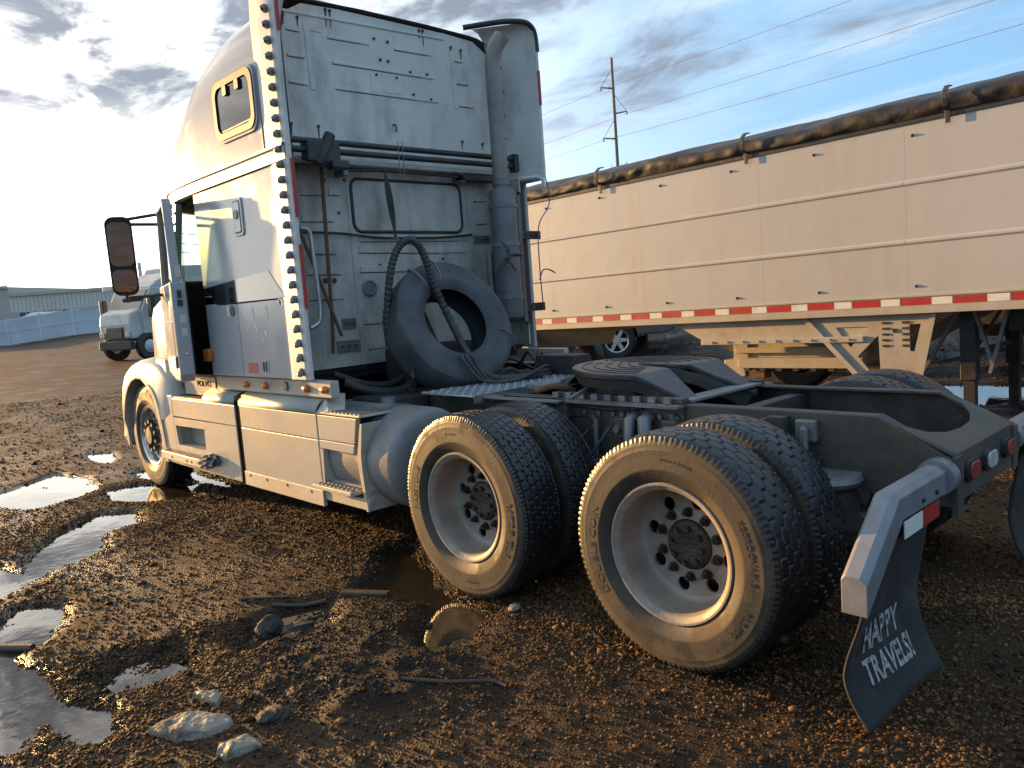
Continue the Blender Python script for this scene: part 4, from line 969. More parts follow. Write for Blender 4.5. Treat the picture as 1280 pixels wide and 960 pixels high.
        MB().box(5.46,5.66,min(s*1.0,s*1.12),max(s*1.0,s*1.12),1.287,1.30).build('fender_pad', 'black_rubber', fe) if s == 1 else None
    MB().prism([(-1.15,.36),(1.15,.36),(1.1,.76),(-1.1,.76)], 'x', 7.0, 7.25).build('bumper', 'fairing', truck, bevel=.06)
    MB().box(7.40,7.47,-.42,.42,.85,1.25).build('grille', 'black_metal', truck, bevel=.02)
cab()
# --- side fairings, steps, tank
def fairings():
    for s in (1,-1):
        Y = lambda a, b: (min(s*a, s*b), max(s*a, s*b))
        # main fairing behind the gap
        y0, y1 = Y(1.185, 1.22)
        MB().box(2.80,3.99,y0,y1,.762,.93).build('fairing_band', 'fairing', truck, bevel=.004)
        MB().box(2.80,3.99,y0,y1,.405,.757).build('fairing_panel', 'fairing', truck, bevel=.004)
        sk = MB().box(2.79,4.0,*Y(1.20,1.228),.30,.41).build('fairing_skirt', 'skirt', truck, bevel=.003)
        for x in (2.95,3.3,3.62,3.9): MB().cyl((x,s*1.228,.385),(x,s*1.232,.385),.010,n=8).build('skirt_bolt', 'dark_mech', sk)
        MB().grid([[(x,s*1.222,.932),(x,s*1.215,.965),(x,s*1.185,1.005),(x,s*1.13,1.030),(x,s*.98,1.036)] for x in (2.80,3.99)]).build('fairing_cap', 'fairing', truck, smooth=50, solid=.012)
        # front fairing with recess
        plate('fairing_panel', 'fairing', truck, [(4.085,.31),(5.42,.31),(5.42,.748),(4.085,.756)], [[(4.745,.50),(5.36,.50),(5.40,.675),(4.735,.685)]], 'y', s*1.185, s*1.22)
        MB().box(4.085,5.42,y0,y1,.760,.925).build('fairing_band', 'fairing', truck, bevel=.004)
        MB().grid([[(x,s*1.222,.928),(x,s*1.213,.965),(x,s*1.18,1.005),(x,s*1.12,1.025),(x,s*.98,1.03)] for x in (4.09,4.70)]).build('fairing_cap', 'fairing', truck, smooth=50, solid=.012)
        MB().add([(4.70,s*1.22,.928),(4.70,s*1.18,1.005),(4.70,s*.98,1.03),(4.70,s*.98,.928)],[(0,1,2,3)]).build('cap_end', 'fairing', truck, solid=.01)
        mb = MB(); mb.box(4.74,5.41,*Y(1.08,1.185),.49,.50); mb.box(4.74,5.41,*Y(1.075,1.085),.50,.69); mb.box(5.40,5.41,*Y(1.085,1.185),.50,.69); mb.box(4.73,4.74,*Y(1.085,1.185),.50,.69)
        mb.build('step_recess', 'fairing', truck)
        st = MB().box(4.60,5.62,*Y(1.222,1.30),.365,.44).build('step', 'skirt', truck, bevel=.008)
        mb = MB()
        for k in range(20): mb.box(4.63+.049*k,4.655+.049*k,*Y(1.226,1.296),.44,.447)
        mb.build('step_tread', 'galv', st)['kind'] = 'stuff'
        for x in (4.9,5.0,5.35): MB().cyl((x,s*1.30,.40),(x,s*1.304,.40),.011,n=8).build('step_bolt', 'dark_mech', st)
        tr = MB().box(4.72,5.44,*Y(.99,1.215),.926,.940).build('upper_step', 'skirt', truck, bevel=.003)
        mb = MB()
        for k in range(17): mb.box(4.74+.041*k,4.757+.041*k,*Y(1.0,1.205),.940,.948)
        mb.build('step_tread', 'galv', tr)['kind'] = 'stuff'
        # black rubber gap seal between the two
        MB().box(3.993,4.082,*Y(1.14,1.210),.31,1.0).build('gap_seal', 'seal_matte', truck)
        # sill behind fairings with amber lamps
        sl = MB().box(2.66,4.5,*Y(1.10,1.165),1.035,1.150).build('cab_sill', 'fairing', truck, bevel=.008)
        MB().box(4.5,5.5,*Y(1.02,1.12),1.0,1.15).build('door_sill', 'black_metal', truck, bevel=.008)
        for x in (3.93,3.60,2.98,2.74):
            MB().lathe([(.034,0),(.034,.012),(.026,.024),(.0,.028)], 18, 'y', (0,0,0)).build('marker_lamp', 'amber', sl, smooth=50, loc=(x, s*1.166, 1.092)).scale = (1.35, s, .75)
        MB().cyl((3.28,s*1.166,1.10),(3.28,s*1.18,1.10),.034,n=20).build('sill_cap', 'galv', sl)
        # rear step section
        MB().prism([(2.785,.765),(2.785,.93),(2.30,.93),(2.345,.765)], 'y', s*1.185, s*1.22).build('fairing_band', 'fairing', truck, bevel=.004)
        MB().prism([(2.785,.705),(2.785,.76),(2.346,.76),(2.37,.70),(2.40,.70)], 'y', s*1.185, s*1.22).build('fairing_panel', 'fairing', truck, bevel=.003)
        MB().prism([(2.785,.41),(2.785,.70),(2.745,.70),(2.765,.41)], 'y', s*1.185, s*1.22).build('fairing_panel', 'fairing', truck)
        mb = MB(); mb.box(2.25,2.765,*Y(1.0,1.01),.48,.71); mb.box(2.75,2.765,*Y(1.01,1.185),.48,.71); mb.box(2.25,2.765,*Y(1.01,1.18),.47,.48); mb.build('step_recess', 'fairing', truck)
        MB().prism([(2.262,.34),(2.285,.34),(2.33,.60),(2.33,.70),(2.27,.90),(2.25,.90),(2.29,.70),(2.29,.60)], 'y', s*1.0, s*1.215).build('fairing_end', 'skirt', truck)
        t2 = MB().box(2.34,2.82,*Y(1.13,1.285),.44,.468).build('step', 'skirt', truck, bevel=.005)
        mb = MB()
        for k in range(9):
            for j in range(3): mb.box(2.36+.05*k,2.385+.05*k,*Y(1.14+.048*j,1.17+.048*j),.468,.477)
        mb.build('step_tread', 'galv', t2)['kind'] = 'stuff'
        MB().prism([(2.26,.345),(2.79,.345),(2.79,.415),(2.25,.415)], 'y', s*1.17, s*1.21).build('fairing_skirt', 'skirt', truck, bevel=.004)
        t3 = MB().box(2.27,2.78,*Y(.93,1.215),.935,.950).build('upper_step', 'skirt', truck, bevel=.004)
        mb = MB()
        for k in range(10): mb.box(2.29+.048*k,2.31+.048*k,*Y(.95,1.2),.950,.958)
        mb.build('step_tread', 'galv', t3)['kind'] = 'stuff'
        MB().add([(2.80,s*1.22,.93),(2.80,s*1.13,1.033),(2.80,s*.98,1.036),(2.62,s*1.10,.952),(2.66,s*1.20,.952)],[(0,1,4),(1,2,3),(1,3,4)]).build('cap_end', 'fairing', truck, solid=.01)
        # fuel tank
        prof = [(0,1.975),(.12,1.978),(.24,1.988),(.295,2.0),(.317,2.022),(.325,2.06),(.325,3.9),(.31,3.95),(0,3.98)]
        tk = MB().lathe(prof, 56, 'x', (0, s*.86, .64)).build('fuel_tank', 'tank_alu', truck, smooth=35)
        for x in (2.36,2.95): MB().lathe([(.327,x-.03),(.333,x-.03),(.333,x+.03),(.327,x+.03)], 48, 'x', (0,s*.86,.64)).build('tank_strap', 'galv', tk)
        MB().cyl((2.55,s*.8,.955),(2.55,s*.8,1.0),.05).build('tank_cap', 'galv', tk)
    # lettering on the door-step sill
    me = text_mesh('VOLVO', .075, .001, .002, 1.25); me.materials.append(M['black_metal'])
    for q in me.vertices: q.co = (4.86-q.co.x, 1.1285+abs(q.co.z), 1.062+q.co.y*.9)
    obj('sill_lettering', me, truck)
    MB().box(4.62,5.30,1.1215,1.128,.96,1.125).build('sill_plate', 'fairing', truck)
    # rag jammed behind the front step
    bm = bmesh.new(); bmesh.ops.create_icosphere(bm, subdivisions=3, radius=1)
    for v in bm.verts:
        d = 1+.35*math.sin(v.co.x*7+v.co.z*5)*math.sin(v.co.y*6+1)+.2*random.uniform(-.5,.5); v.co = Vector((4.62+v.co.x*.17*d, 1.26+v.co.y*.06*d, .43+v.co.z*.055*d-.03*v.co.x))
    me = bpy.data.meshes.new('rag'); bm.to_mesh(me); bm.free(); me.materials.append(mat('rag_cloth', (.22,.23,.24), .9, 0, (.08,.08,.08), 14, bump=.006, bs=40))
    o = obj('rag', me); tag(o, 'crumpled grey rag lying on the front cab step', 'rag')
fairings()
# --- open driver door and mirror
def door():
    hx, hy, op = 5.42, 1.175, R(15.2)
    # door plane coordinates: u runs from the hinge rearwards, n outwards
    U = Vector((-math.cos(op), math.sin(op), 0)); Nn = Vector((math.sin(op), math.cos(op), 0))
    def P(u, n, z): return tuple(Vector((hx, hy, z))+U*u+Nn*n)
    def prism(poly, n0, n1):
        mb = MB(); k = len(poly); vs = [P(u, n0, z) for u, z in poly]+[P(u, n1, z) for u, z in poly]
        f = [tuple(range(k)), tuple(range(2*k-1, k-1, -1))]+[(i, i+k, (i+1) % k+k, (i+1) % k) for i in range(k)]
        return mb.add(vs, f)
    W = 1.03
    dr = prism([(0,1.16),(.60,1.12),(W-.05,1.13),(W,1.19),(W,1.93),(0,1.93)], -.085, .03).build('door', 'cab_paint', truck, bevel=.014)
    # window frame bars
    fr = MB()
    for a, b in (((W-.035,1.92),(W-.10,2.56)), ((W-.10,2.56),(.36,2.57)), ((.36,2.57),(.03,1.92))):
        fr.bar(P(a[0],-.022,a[1]), P(b[0],-.022,b[1]), .055, .07, up=Nn)
    fr.build('window_frame', 'cab_paint', dr, bevel=.01)
    prism([(.06,1.93),(W-.04,1.93),(W-.10,2.54),(.38,2.55)], -.024, -.019).build('window_glass', 'glass_tint', dr)
    prism([(.10,1.22),(.86,1.22),(.86,1.62),(.10,1.62)], .03, .034).build('skin_crease', 'cab_paint', dr, bevel=.003)
    prism(rrect(.84,.97,1.24,1.34,.02), .031, .05).build('door_handle', 'galv', dr, bevel=.006)
    mb = MB(); mb.add([P(W+.0015,-.015,1.34),P(W+.0015,-.06,1.34),P(W+.0015,-.0375,1.40)],[(0,1,2)]); mb.build('warning_triangle', 'label_red', dr)
    mb = MB(); mb.add([P(W+.003,-.022,1.348),P(W+.003,-.053,1.348),P(W+.003,-.0375,1.388)],[(0,1,2)]); mb.build('warning_triangle', 'white_trim', dr)
    for z0, z1, m_ in ((1.96,2.06,'label_cream'),(1.60,1.67,'label_cream'),(1.50,1.56,'label_cream')):
        mb = MB(); mb.add([P(W+.0015,-.015,z0),P(W+.0015,-.06,z0),P(W+.0015,-.06,z1),P(W+.0015,-.015,z1)],[(0,1,2,3)]); mb.build('sticker', m_, dr)
    mb = MB(); mb.bar(P(W,-.03,1.83),P(W+.02,-.03,1.83),.03,.06); mb.bar(P(W,-.03,1.76),P(W+.012,-.03,1.76),.04,.05); mb.build('door_lock', 'black_metal', dr)
    prism([(.05,1.2),(.9,1.2),(.9,1.9),(.05,1.9)], -.11, -.086).build('inner_trim', 'cab_inside', dr)
    # mirror on arms
    mc = Vector((5.30,1.53,2.20))
    ax = Vector((.33,.94,0)).normalized(); f = Vector((-.94,.33,-.17)).normalized()     # ax = across, f = facing rearwards
    uz = ax.cross(f).normalized()
    def Q(a, z, d_): return tuple(mc+ax*a+uz*z+f*d_)
    rr = rrect(-.105,.105,-.335,.335,.07)
    mb = MB(); k = len(rr); rings = []
    for sc_, d_ in ((1.0,.0),(1.0,-.05),(.85,-.10),(.55,-.125)): rings.append([Q(a*sc_, z*(1-(1-sc_)*.35), d_) for a, z in rr])
    mb.grid(rings, closed_u=True); mb.f.append(tuple(range(k))); mb.f.append(tuple(range(3*k, 4*k))[::-1])
    mi = mb.build('mirror', 'black_plastic', truck, smooth=40)
    for (z0, z1, r_) in ((-.08,.29,.05),(-.30,-.11,.05)):
        g = rrect(-.092,.092,z0,z1,r_); MB().add([Q(a, z, .004) for a, z in g], [tuple(range(len(g)))]).build('mirror_glass', 'mirror', mi)
    for a, b in ((Q(.0,.30,-.04),(5.12,1.16,2.56)), (Q(.0,.27,-.04),(5.14,1.17,2.46)), (Q(-.02,-.36,-.03),(5.14,1.17,1.86))):
        MB().tube([a, b], .014, 10).build('mirror_arm', 'black_metal', mi, smooth=50)
    MB().tube([Q(0,-.40,-.03),Q(0,.31,-.03)], .014, 10).build('mirror_post', 'black_metal', mi)
    MB().prism(rrect(5.05,5.2,1.80,1.97,.03), 'y', 1.15, 1.20).build('mirror_bracket', 'black_plastic', mi, bevel=.01)
door()

# --- back of the cab
BOLT_U = [(0.948, 3.668), (0.836, 3.673), (0.603, 3.769), (0.568, 3.767), (-0.238, 3.77), (-0.273, 3.772), (-0.552, 3.689), (-0.659, 3.683), (0.965, 2.934), (0.75, 2.935), (-0.6, 2.936), (-0.825, 2.935), (0.202, 3.633), (0.079, 3.629), (0.16, 3.485), (0.088, 3.485), (-0.116, 3.43), (-0.281, 3.435), (-0.13, 3.263), (-0.301, 3.243), (0.209, 3.368), (0.022, 3.37)]
RIB_U = [[(0.605, 3.579), (0.249, 3.587)], [(0.021, 3.589), (-0.338, 3.596)], [(0.585, 3.405), (-0.344, 3.415)], [(0.575, 3.225), (-0.373, 3.233)], [(0.942, 3.406), (0.805, 3.408)], [(0.95, 3.226), (0.797, 3.222)], [(0.931, 3.583), (0.822, 3.583)], [(-0.579, 3.413), (-0.714, 3.415)], [(-0.599, 3.233), (-0.757, 3.235)], [(-0.56, 3.592), (-0.67, 3.593)], [(0.953, 3.702), (-0.488, 3.744)]]
RIB_L = [[(0.949, 2.444), (0.757, 2.448)], [(0.723, 2.453), (0.623, 2.452)], [(0.96, 2.258), (0.689, 2.261)], [(0.922, 2.028), (0.704, 2.025)], [(0.96, 1.881), (0.675, 1.876)], [(0.508, 2.032), (-0.543, 2.018)], [(0.499, 2.115), (-0.598, 2.119)], [(0.513, 1.886), (-0.528, 1.873)], [(0.317, 1.685), (0.115, 1.681)], [(0.52, 1.494), (0.338, 1.491)], [(0.505, 1.299), (0.333, 1.303)], [(0.959, 1.7), (0.673, 1.694)], [(-0.676, 2.448), (-0.829, 2.453)], [(-0.687, 2.258), (-0.825, 2.264)]]
HAND = [(1.031, 2.199), (0.961, 2.172), (0.949, 2.004), (0.936, 1.741), (0.946, 1.552), (1.026, 1.501)]
WIRE = [(0.985, 2.179), (0.661, 2.171), (0.361, 2.142), (0.088, 2.138), (-0.26, 2.142), (-0.606, 2.165)]
BUND = [(0.357, 2.622), (0.344, 2.477), (0.327, 2.301), (0.314, 2.124)]
HOSE = [(0.616, 1.328), (0.629, 1.462), (0.618, 1.669), (0.589, 1.856), (0.532, 2.004), (0.444, 2.07), (0.367, 2.022), (0.321, 1.886), (0.289, 1.73), (0.211, 1.529), (0.091, 1.217), (-0.05, 1.037), (-0.319, 0.95), (-0.553, 0.931)]
def cab_back():
    XB = 3.2
    up = [(-.97,2.70),(.97,2.70),(.97,3.55),(.93,3.70),(.80,3.775),(.5,3.79),(-.5,3.79),(-.80,3.775),(-.93,3.70),(-.97,3.55)]
    bu = MB().prism(up, 'x', XB, XB+.02).build('upper_back_panel', 'back_paint', truck)
    bl = MB().box(XB,XB+.02,-1.03,1.03,1.19,2.64).build('lower_back_panel', 'back_lower', truck)
    # filler ring between back panel and roof skin
    MB().prism([(-1.0,2.66),(1.0,2.66),(1.0,2.70),(-1.0,2.70)], 'x', XB-.10, XB+.02).build('panel_ledge', 'white_trim', truck, bevel=.01)
    for (y, z) in BOLT_U:
        MB().cyl((XB,y,z),(XB-.012,y,z),.011,n=8).build('bolt', 'rust', bu)
    for (y, z) in BOLT_U[:12]:
        h = random.uniform(.05,.13); MB().prism([(y-.008,z),(y+.008,z),(y+.004,z-h),(y-.003,z-h)], 'x', XB-.0005, XB-.0015).build('rust_streak', 'rust', bu)
    for (a, b) in RIB_U: MB().bar((XB-.003,a[0],a[1]),(XB-.003,b[0],b[1]),.012,.020).build('panel_rib', 'back_paint', bu, bevel=.004)
    for (a, b) in RIB_U[:10]: MB().bar((XB-.001,a[0],a[1]-.012),(XB-.001,b[0]+(a[0]-b[0])*random.uniform(0,.25),b[1]-.012),.003,.0045).build('rib_stain', 'rust', bu)
    MB().prism([(.792,3.62),(.752,3.62),(.742,3.19),(.782,3.19)], 'x', XB, XB-.006).build('raised_strip', 'back_paint', bu, bevel=.002)
    MB().prism([(-.54,3.66),(-.58,3.66),(-.585,3.20),(-.545,3.20)], 'x', XB, XB-.006).build('raised_strip', 'back_paint', bu, bevel=.002)
    MB().prism([(.80,3.645),(.655,3.655),(.655,3.60),(.80,3.60)], 'x', XB, XB-.005).build('raised_strip', 'back_paint', bu, bevel=.002)
    MB().prism([(.26,3.38),(-.04,3.385),(-.03,3.25),(.265,3.24)], 'x', XB, XB-.004).build('raised_plate', 'back_paint', bu, bevel=.001)
    MB().tube([(XB,.09,3.01),(XB-.03,.085,3.0),(XB-.03,.085,2.95)], .007, 8).build('hook', 'rust', bu)
    # lower: blanked rear window, pressed ribs, plates
    wo = rrect(-.53,.53,2.185,2.58,.07)
    MB().tube([(XB-.003,y,z) for y, z in wo], .011, 8, closed=True).build('window_gasket', 'black_rubber', bl, smooth=60)
    MB().prism(rrect(-.515,.515,2.20,2.565,.06), 'x', XB, XB-.005).build('window_blank', 'back_lower', bl)
    for (a, b) in RIB_L:
        r = MB().prism([(a[0],a[1]-.003),(b[0],b[1]-.003),(b[0]+.008,b[1]+.045),(a[0]-.008,a[1]+.045)], 'x', XB, XB-.010).build('pressed_rib', 'back_lower', bl, bevel=.004)
        MB().bar((XB-.001,a[0],a[1]-.006),(XB-.001,b[0]+(a[0]-b[0])*random.uniform(0,.3),b[1]-.006),.002,.0045).build('rib_stain', 'rust', bl)
    for (y0, z0, y1, z1) in ((-.646,2.16,-.824,2.095),(.775,1.385,.577,1.296),(.711,1.548,.593,1.469)):
        pl = MB().box(XB-.012,XB,min(y0,y1),max(y0,y1),z1,z0).build('bolted_plate', 'galv', bl, bevel=.003)
        for y in (y0*.8+y1*.2, (y0+y1)/2, y0*.2+y1*.8): MB().cyl((XB-.012,y,(z0+z1)/2),(XB-.022,y,(z0+z1)/2),.011,n=6).build('bolt', 'rust', pl)
    for y, z in ((.814,1.833),(.741,1.831)): MB().cyl((XB,y,z),(XB-.008,y,z),.019,n=12).build('grommet', 'black_rubber', bl)
    for y, z in ((.745,2.556),(.577,2.565),(.649,2.324),(-.273,2.048),(-.293,1.971),(.327,1.932)): MB().cyl((XB,y,z),(XB-.008,y,z),.012,n=8).build('bolt', 'rust', bl)
    po = MB().lathe([(.064,0),(.064,-.012),(.052,-.016),(.046,-.008),(0,-.008)], 28, 'x', (XB,.443,1.763)).build('porthole', 'galv', bl, smooth=40)
    for y in (.55,.60,-.58,-.62,.0): pass
    for y, w in ((.565,.004),(-.60,.004)): MB().box(XB-.006,XB,y-w,y+w,1.22,2.62).build('vertical_rib', 'back_lower', bl)
    # side extenders
    zs = [1.158,2.0,2.60,3.0,3.4,3.58,3.70,3.79,3.85,3.875]
    yo = [1.205,1.205,1.205,1.205,1.205,1.205,1.20,1.19,1.165,1.10]
    yi = [.985,.985,.985,.985,.985,.975,.95,.92,.87,.80]
    for s in (1,-1):
        rows = []
        for z, a, b in zip(zs, yo, yi):
            if s == -1 and z < 2.6: continue
            rows.append([(3.21,s*(a-.016),z),(3.064,s*a,z),(2.845,s*(a+.008),z),(2.832,s*a,z),(2.835,s*(a-.022),z),(3.2,s*b,z)])
        ex = MB().grid(rows, closed_u=False).build('side_extender', 'back_paint', truck, smooth=40)
        # top cap
        MB().tube(catmull([(2.84,s*1.20,3.66),(2.84,s*1.19,3.79),(2.84,s*1.15,3.855),(2.86,s*1.07,3.885),(2.95,s*.90,3.88),(3.15,s*.66,3.85)],5), .022, 10).build('extender_rim', 'black_rubber' if s < 0 else 'white_trim', ex, smooth=50)
        if s == 1:
            MB().box(2.84,3.066,SY+.006,SY+.011,1.16,3.56).build('extender_strip', 'white_trim', ex, bevel=.002)
            proto = None
            for k in range(25):
                z = 1.215+k*.0985
                if proto is None:
                    proto = MB().lathe([(.027,0),(.028,.006),(.024,.012),(.023,.034),(.016,.058),(.007,.070),(0,.072)], 18, 'y').build('bullet_light', 'galv', ex, smooth=45)
                    o = proto
                else: o = dup(proto, ex)
                o.location = (2.935, SY+.014, z); o.rotation_euler = (R(-16), 0, R(40))
        tp = [(3.48,3.9)] if s == 1 else [(3.30,3.62)]
        tapes = ((3.42,3.66),(2.24,2.62),(1.64,2.06)) if s == 1 else ((3.22,3.50),)
        for z0, z1 in tapes: MB().box(2.822,2.830,min(s*1.178,s*1.203),max(s*1.178,s*1.203),z0,z1).build('red_strip', 'red_tape', ex)
    for z in (3.57,3.38,3.18,2.98): MB().cyl((3.12,-1.02,z),(3.105,-1.02,z),.012,n=8).build('bolt', 'rust', truck)
    # curved lower edge of the far extender
    MB().tube([(2.85,-1.19,2.54),(2.85,-1.185,2.60),(2.88,-1.15,2.625),(3.0,-1.08,2.625),(3.1,-1.02,2.60),(3.15,-1.0,2.5)], .018, 8).build('extender_edge', 'white_trim', truck, smooth=60)
    MB().box(2.93,2.955,-1.01,-.96,1.38,2.50).build('edge_seal', 'black_rubber', truck)
    MB().box(2.955,3.2,-1.005,-.99,1.2,2.62).build('corner_panel', 'back_lower', truck)
    # cross tubes and the clamp head
    for z, r_, y0, y1 in ((2.785,.022,1.13,-1.0),(2.722,.022,1.13,-.99),(2.632,.020,1.10,.66)):
        MB().tube([(3.02,y0,z),(3.02,y1,z+.006)], r_, 12).build('cross_tube', 'black_metal', truck, smooth=60)
    cl = MB(); cl.box(2.98,3.08,.72,.98,2.64,2.79); cl.cyl((3.0,.9,2.62),(3.0,.78,2.84),.04); cl.box(2.97,3.06,.66,.80,2.60,2.66)
    cl.build('clamp_head', 'black_metal', truck, bevel=.012)
    MB().box(2.98,3.06,-1.04,-.99,2.68,2.83).build('tube_mount', 'black_metal', truck, bevel=.01)
    for y in (.23,.27): MB().tube([(2.995,y-.06,2.83),(2.99,y-.055,2.70),(3.0,y-.06,2.60)], .004, 6).build('tie_wire', 'galv', truck)
    MB().tube([(3.1,.63,2.612),(3.1,.28,2.634),(3.1,-.45,2.622)], .010, 8).build('rack_bar', 'black_metal', truck, smooth=50)
    MB().box(3.05,3.15,-.86,-.46,2.60,2.64).build('rack_bracket', 'black_metal', truck)
    MB().box(3.08,3.2,-.50,-.46,2.58,2.65).build('rack_foot', 'galv', truck); MB().box(3.08,3.2,.61,.65,2.58,2.65).build('rack_foot', 'galv', truck)
    # cables, rods, handrail
    for k in range(4):
        MB().tube(catmull([(3.0-.012*k,y+(.030*(k-1.5))*(1-abs(i-1.5)*.55),z) for i, (y, z) in enumerate(BUND)], 6), .007, 7).build('hanging_cable', 'hose', truck, smooth=60)
    MB().tube(catmull([(3.02,.314,2.124),(2.9,.36,2.10),(2.75,.444,2.07)], 5), .008, 8).build('hose_hook', 'galv', truck)
    hp = [(2.75-.02*i, y, z) for i, (y, z) in enumerate(HOSE[:10])]+[(2.42,.16,1.22),(2.30,.08,1.06),(2.2,-.08,1.035),(2.1,-.25,1.035)]
    hpp = catmull(hp, 26); MB().tube(hpp, [.027+.0025*math.sin(i*1.25) for i in range(len(hpp))], 14).build('coiled_air_hose', 'hose', truck, smooth=60)
    for k in range(3):
        MB().tube(catmull([(2.36,.30-.05*k,1.24),(2.22,.22-.03*k,1.05),(2.15-.03*k,.0,1.035),(2.10,-.30,1.04+.03*k),(2.2,-.45,1.035)], 8), .010, 8).build('air_line', 'hose', truck, smooth=60)
    MB().tube(catmull([(3.1,y,z) for y, z in HAND], 6), .016, 10).build('grab_handle', 'alu', truck, smooth=60)
    MB().tube([(3.12,.805,2.625),(3.12,.834,1.583),(3.14,.842,1.303)], .014, 8).build('conduit', 'rust', truck, smooth=60)
    MB().tube([(3.11,1.032,2.19),(3.11,.775,1.423)], .013, 8).build('prop_rod', 'rust', truck)
    MB().tube(catmull([(3.17,y,z) for y, z in WIRE], 5), .009, 8).build('wire_run', 'black_rubber', truck, smooth=60)
    # exhaust
    ex = (2.85,-.685)
    mf = MB().lathe([(.06,1.42),(.105,1.45),(.112,1.48),(.112,2.46),(.105,2.49),(.066,2.505),(.066,2.53)], 32, 'z', (ex[0],ex[1],0)).build('muffler', 'muffler_steel', truck, smooth=40)
    for z in (1.62,2.05,2.36): MB().lathe([(.1125,z-.016),(.118,z-.016),(.118,z+.016),(.1125,z+.016)], 32, 'z', (ex[0],ex[1],0)).build('muffler_band', 'galv', mf)
    MB().tube([(ex[0]+.1,ex[1]+.10,1.45),(ex[0]+.1,ex[1]+.10,2.0)], .03, 12).build('muffler_pipe', 'galv', mf, smooth=50)
    sp = catmull([(ex[0],ex[1],2.50),(ex[0],ex[1],3.0),(ex[0]-.0,ex[1],3.40),(ex[0]-.0,ex[1]-.005,3.52),(ex[0]-.02,ex[1]-.03,3.62),(ex[0]-.05,ex[1]-.075,3.70)], 6)
    mb = MB(); mb.tube(sp, .064, 24, cap=False); mb.tube(sp, .060, 24, cap=False); mb.build('exhaust_stack', 'stack_steel', mf, smooth=50)
    MB().lathe([(.066,2.53),(.074,2.53),(.074,2.58),(.066,2.58)], 24, 'z', (ex[0],ex[1],0)).build('stack_clamp', 'galv', mf)
    for z in (2.13,1.52):
        br = MB().box(2.86,2.885,-1.12,-.90,z-.035,z+.035).build('heat_shield_bracket', 'black_metal', truck, bevel=.004)
        for y in (-1.08,-1.02,-.95): MB().cyl((2.86,y,z),(2.85,y,z),.012,n=6).build('bolt', 'rust', br)
    MB().box(2.86,3.1,-.90,-.86,1.40,2.46).build('heat_shield', 'muffler_steel', truck)
    mb = MB()
    for k in range(7):
        a = Vector((2.72,-.60+random.uniform(-.05,.05),1.95+random.uniform(-.05,.05))); mb.tube([a, a+Vector((random.uniform(-.05,.05),random.uniform(-.09,.09),random.uniform(-.08,.08)))], .006, 6)
    mb.tube(catmull([(2.74,-.45,1.80),(2.72,-.52,1.88),(2.73,-.60,1.95),(2.74,-.72,1.96),(2.78,-.8,1.96)], 6), .014, 8); mb.build('chain_tangle', 'black_metal', truck, smooth=50)
    MB().tube(catmull([(2.83,-1.2,2.60),(2.84,-1.24,2.45),(2.84,-1.20,2.35),(2.84,-1.08,2.2),(2.84,-1.06,1.9),(2.84,-1.07,1.55)], 6), .005, 6).build('dangling_wire', 'wire', truck)
    MB().tube(catmull([(2.84,-1.05,1.75),(2.84,-1.10,1.83),(2.84,-1.18,1.83),(2.84,-1.25,1.80)], 6), .006, 6).build('dangling_wire', 'wire', truck)
cab_back()

# --- spare tyre leaning on the back of the cab
def spare():
    ty = tyre_mesh('spare_tyre_mesh', Rt=.49, W=.28, pattern='block', rimr=.262, worn=.004, mats=('spare_rubber','spare_rubber'), na=200, lugs=60)
    root = obj('spare_tyre', ty)
    lean = R(25)
    # local +y (outer side) turned to face rearwards (-X) and up
    root.rotation_euler = Matrix(((0,-math.cos(lean),0),(1,0,0),(0,0,1))).to_euler() if False else (0,0,0)
    fdir = Vector((-math.cos(lean), .06, math.sin(lean))).normalized(); side = Vector((0,0,1)).cross(fdir).normalized(); upv = fdir.cross(side)
    m = Matrix((( -side.x, fdir.x, upv.x, 2.62), (-side.y, fdir.y, upv.y, .165), (-side.z, fdir.z, upv.z, 1.43), (0,0,0,1)))
    root.matrix_world = m
    tag(root, 'loose grey spare tyre without a rim leaning on the back of the cab', 'tyre')
    for txt, a0, size in (('RADIAL', 20, .045), ('TUBELESS', 170, .03)):
        me = text_mesh(txt, size, .0012, .0008, 1.2)
        for v in me.vertices:
            r = .39+v.co.y; an = R(a0)+v.co.x/.39; v.co = (r*math.cos(an), .1385+v.co.z, r*math.sin(an))
        me.materials.append(M['galv']); obj('sidewall_lettering', me, root)
    for a in (86, 60):      # tie wire and chain over the top of the tyre
        pts = []
        for k in range(9):
            t = k/8; r = .29+(.50-.29)*t; pts.append((r*math.cos(R(a)), (.118,.130,.138,.142,.143,.141,.137,.128,.10)[k], r*math.sin(R(a))))
        MB().tube(pts, .008 if a == 86 else .013, 7).build('tie_wire' if a == 86 else 'tie_chain', 'galv', root, smooth=60)
    MB().tube([(0,-.25,.30),(-.02,-.22,-.10)], .014, 8).build('prop_bar', 'black_metal', root)
    MB().tube(catmull([(-.30,.12,-.10),(-.36,.15,-.12),(-.44,.14,-.20),(-.48,.05,-.26)], 6), .006, 6).build('tie_wire', 'wire', root)
spare()

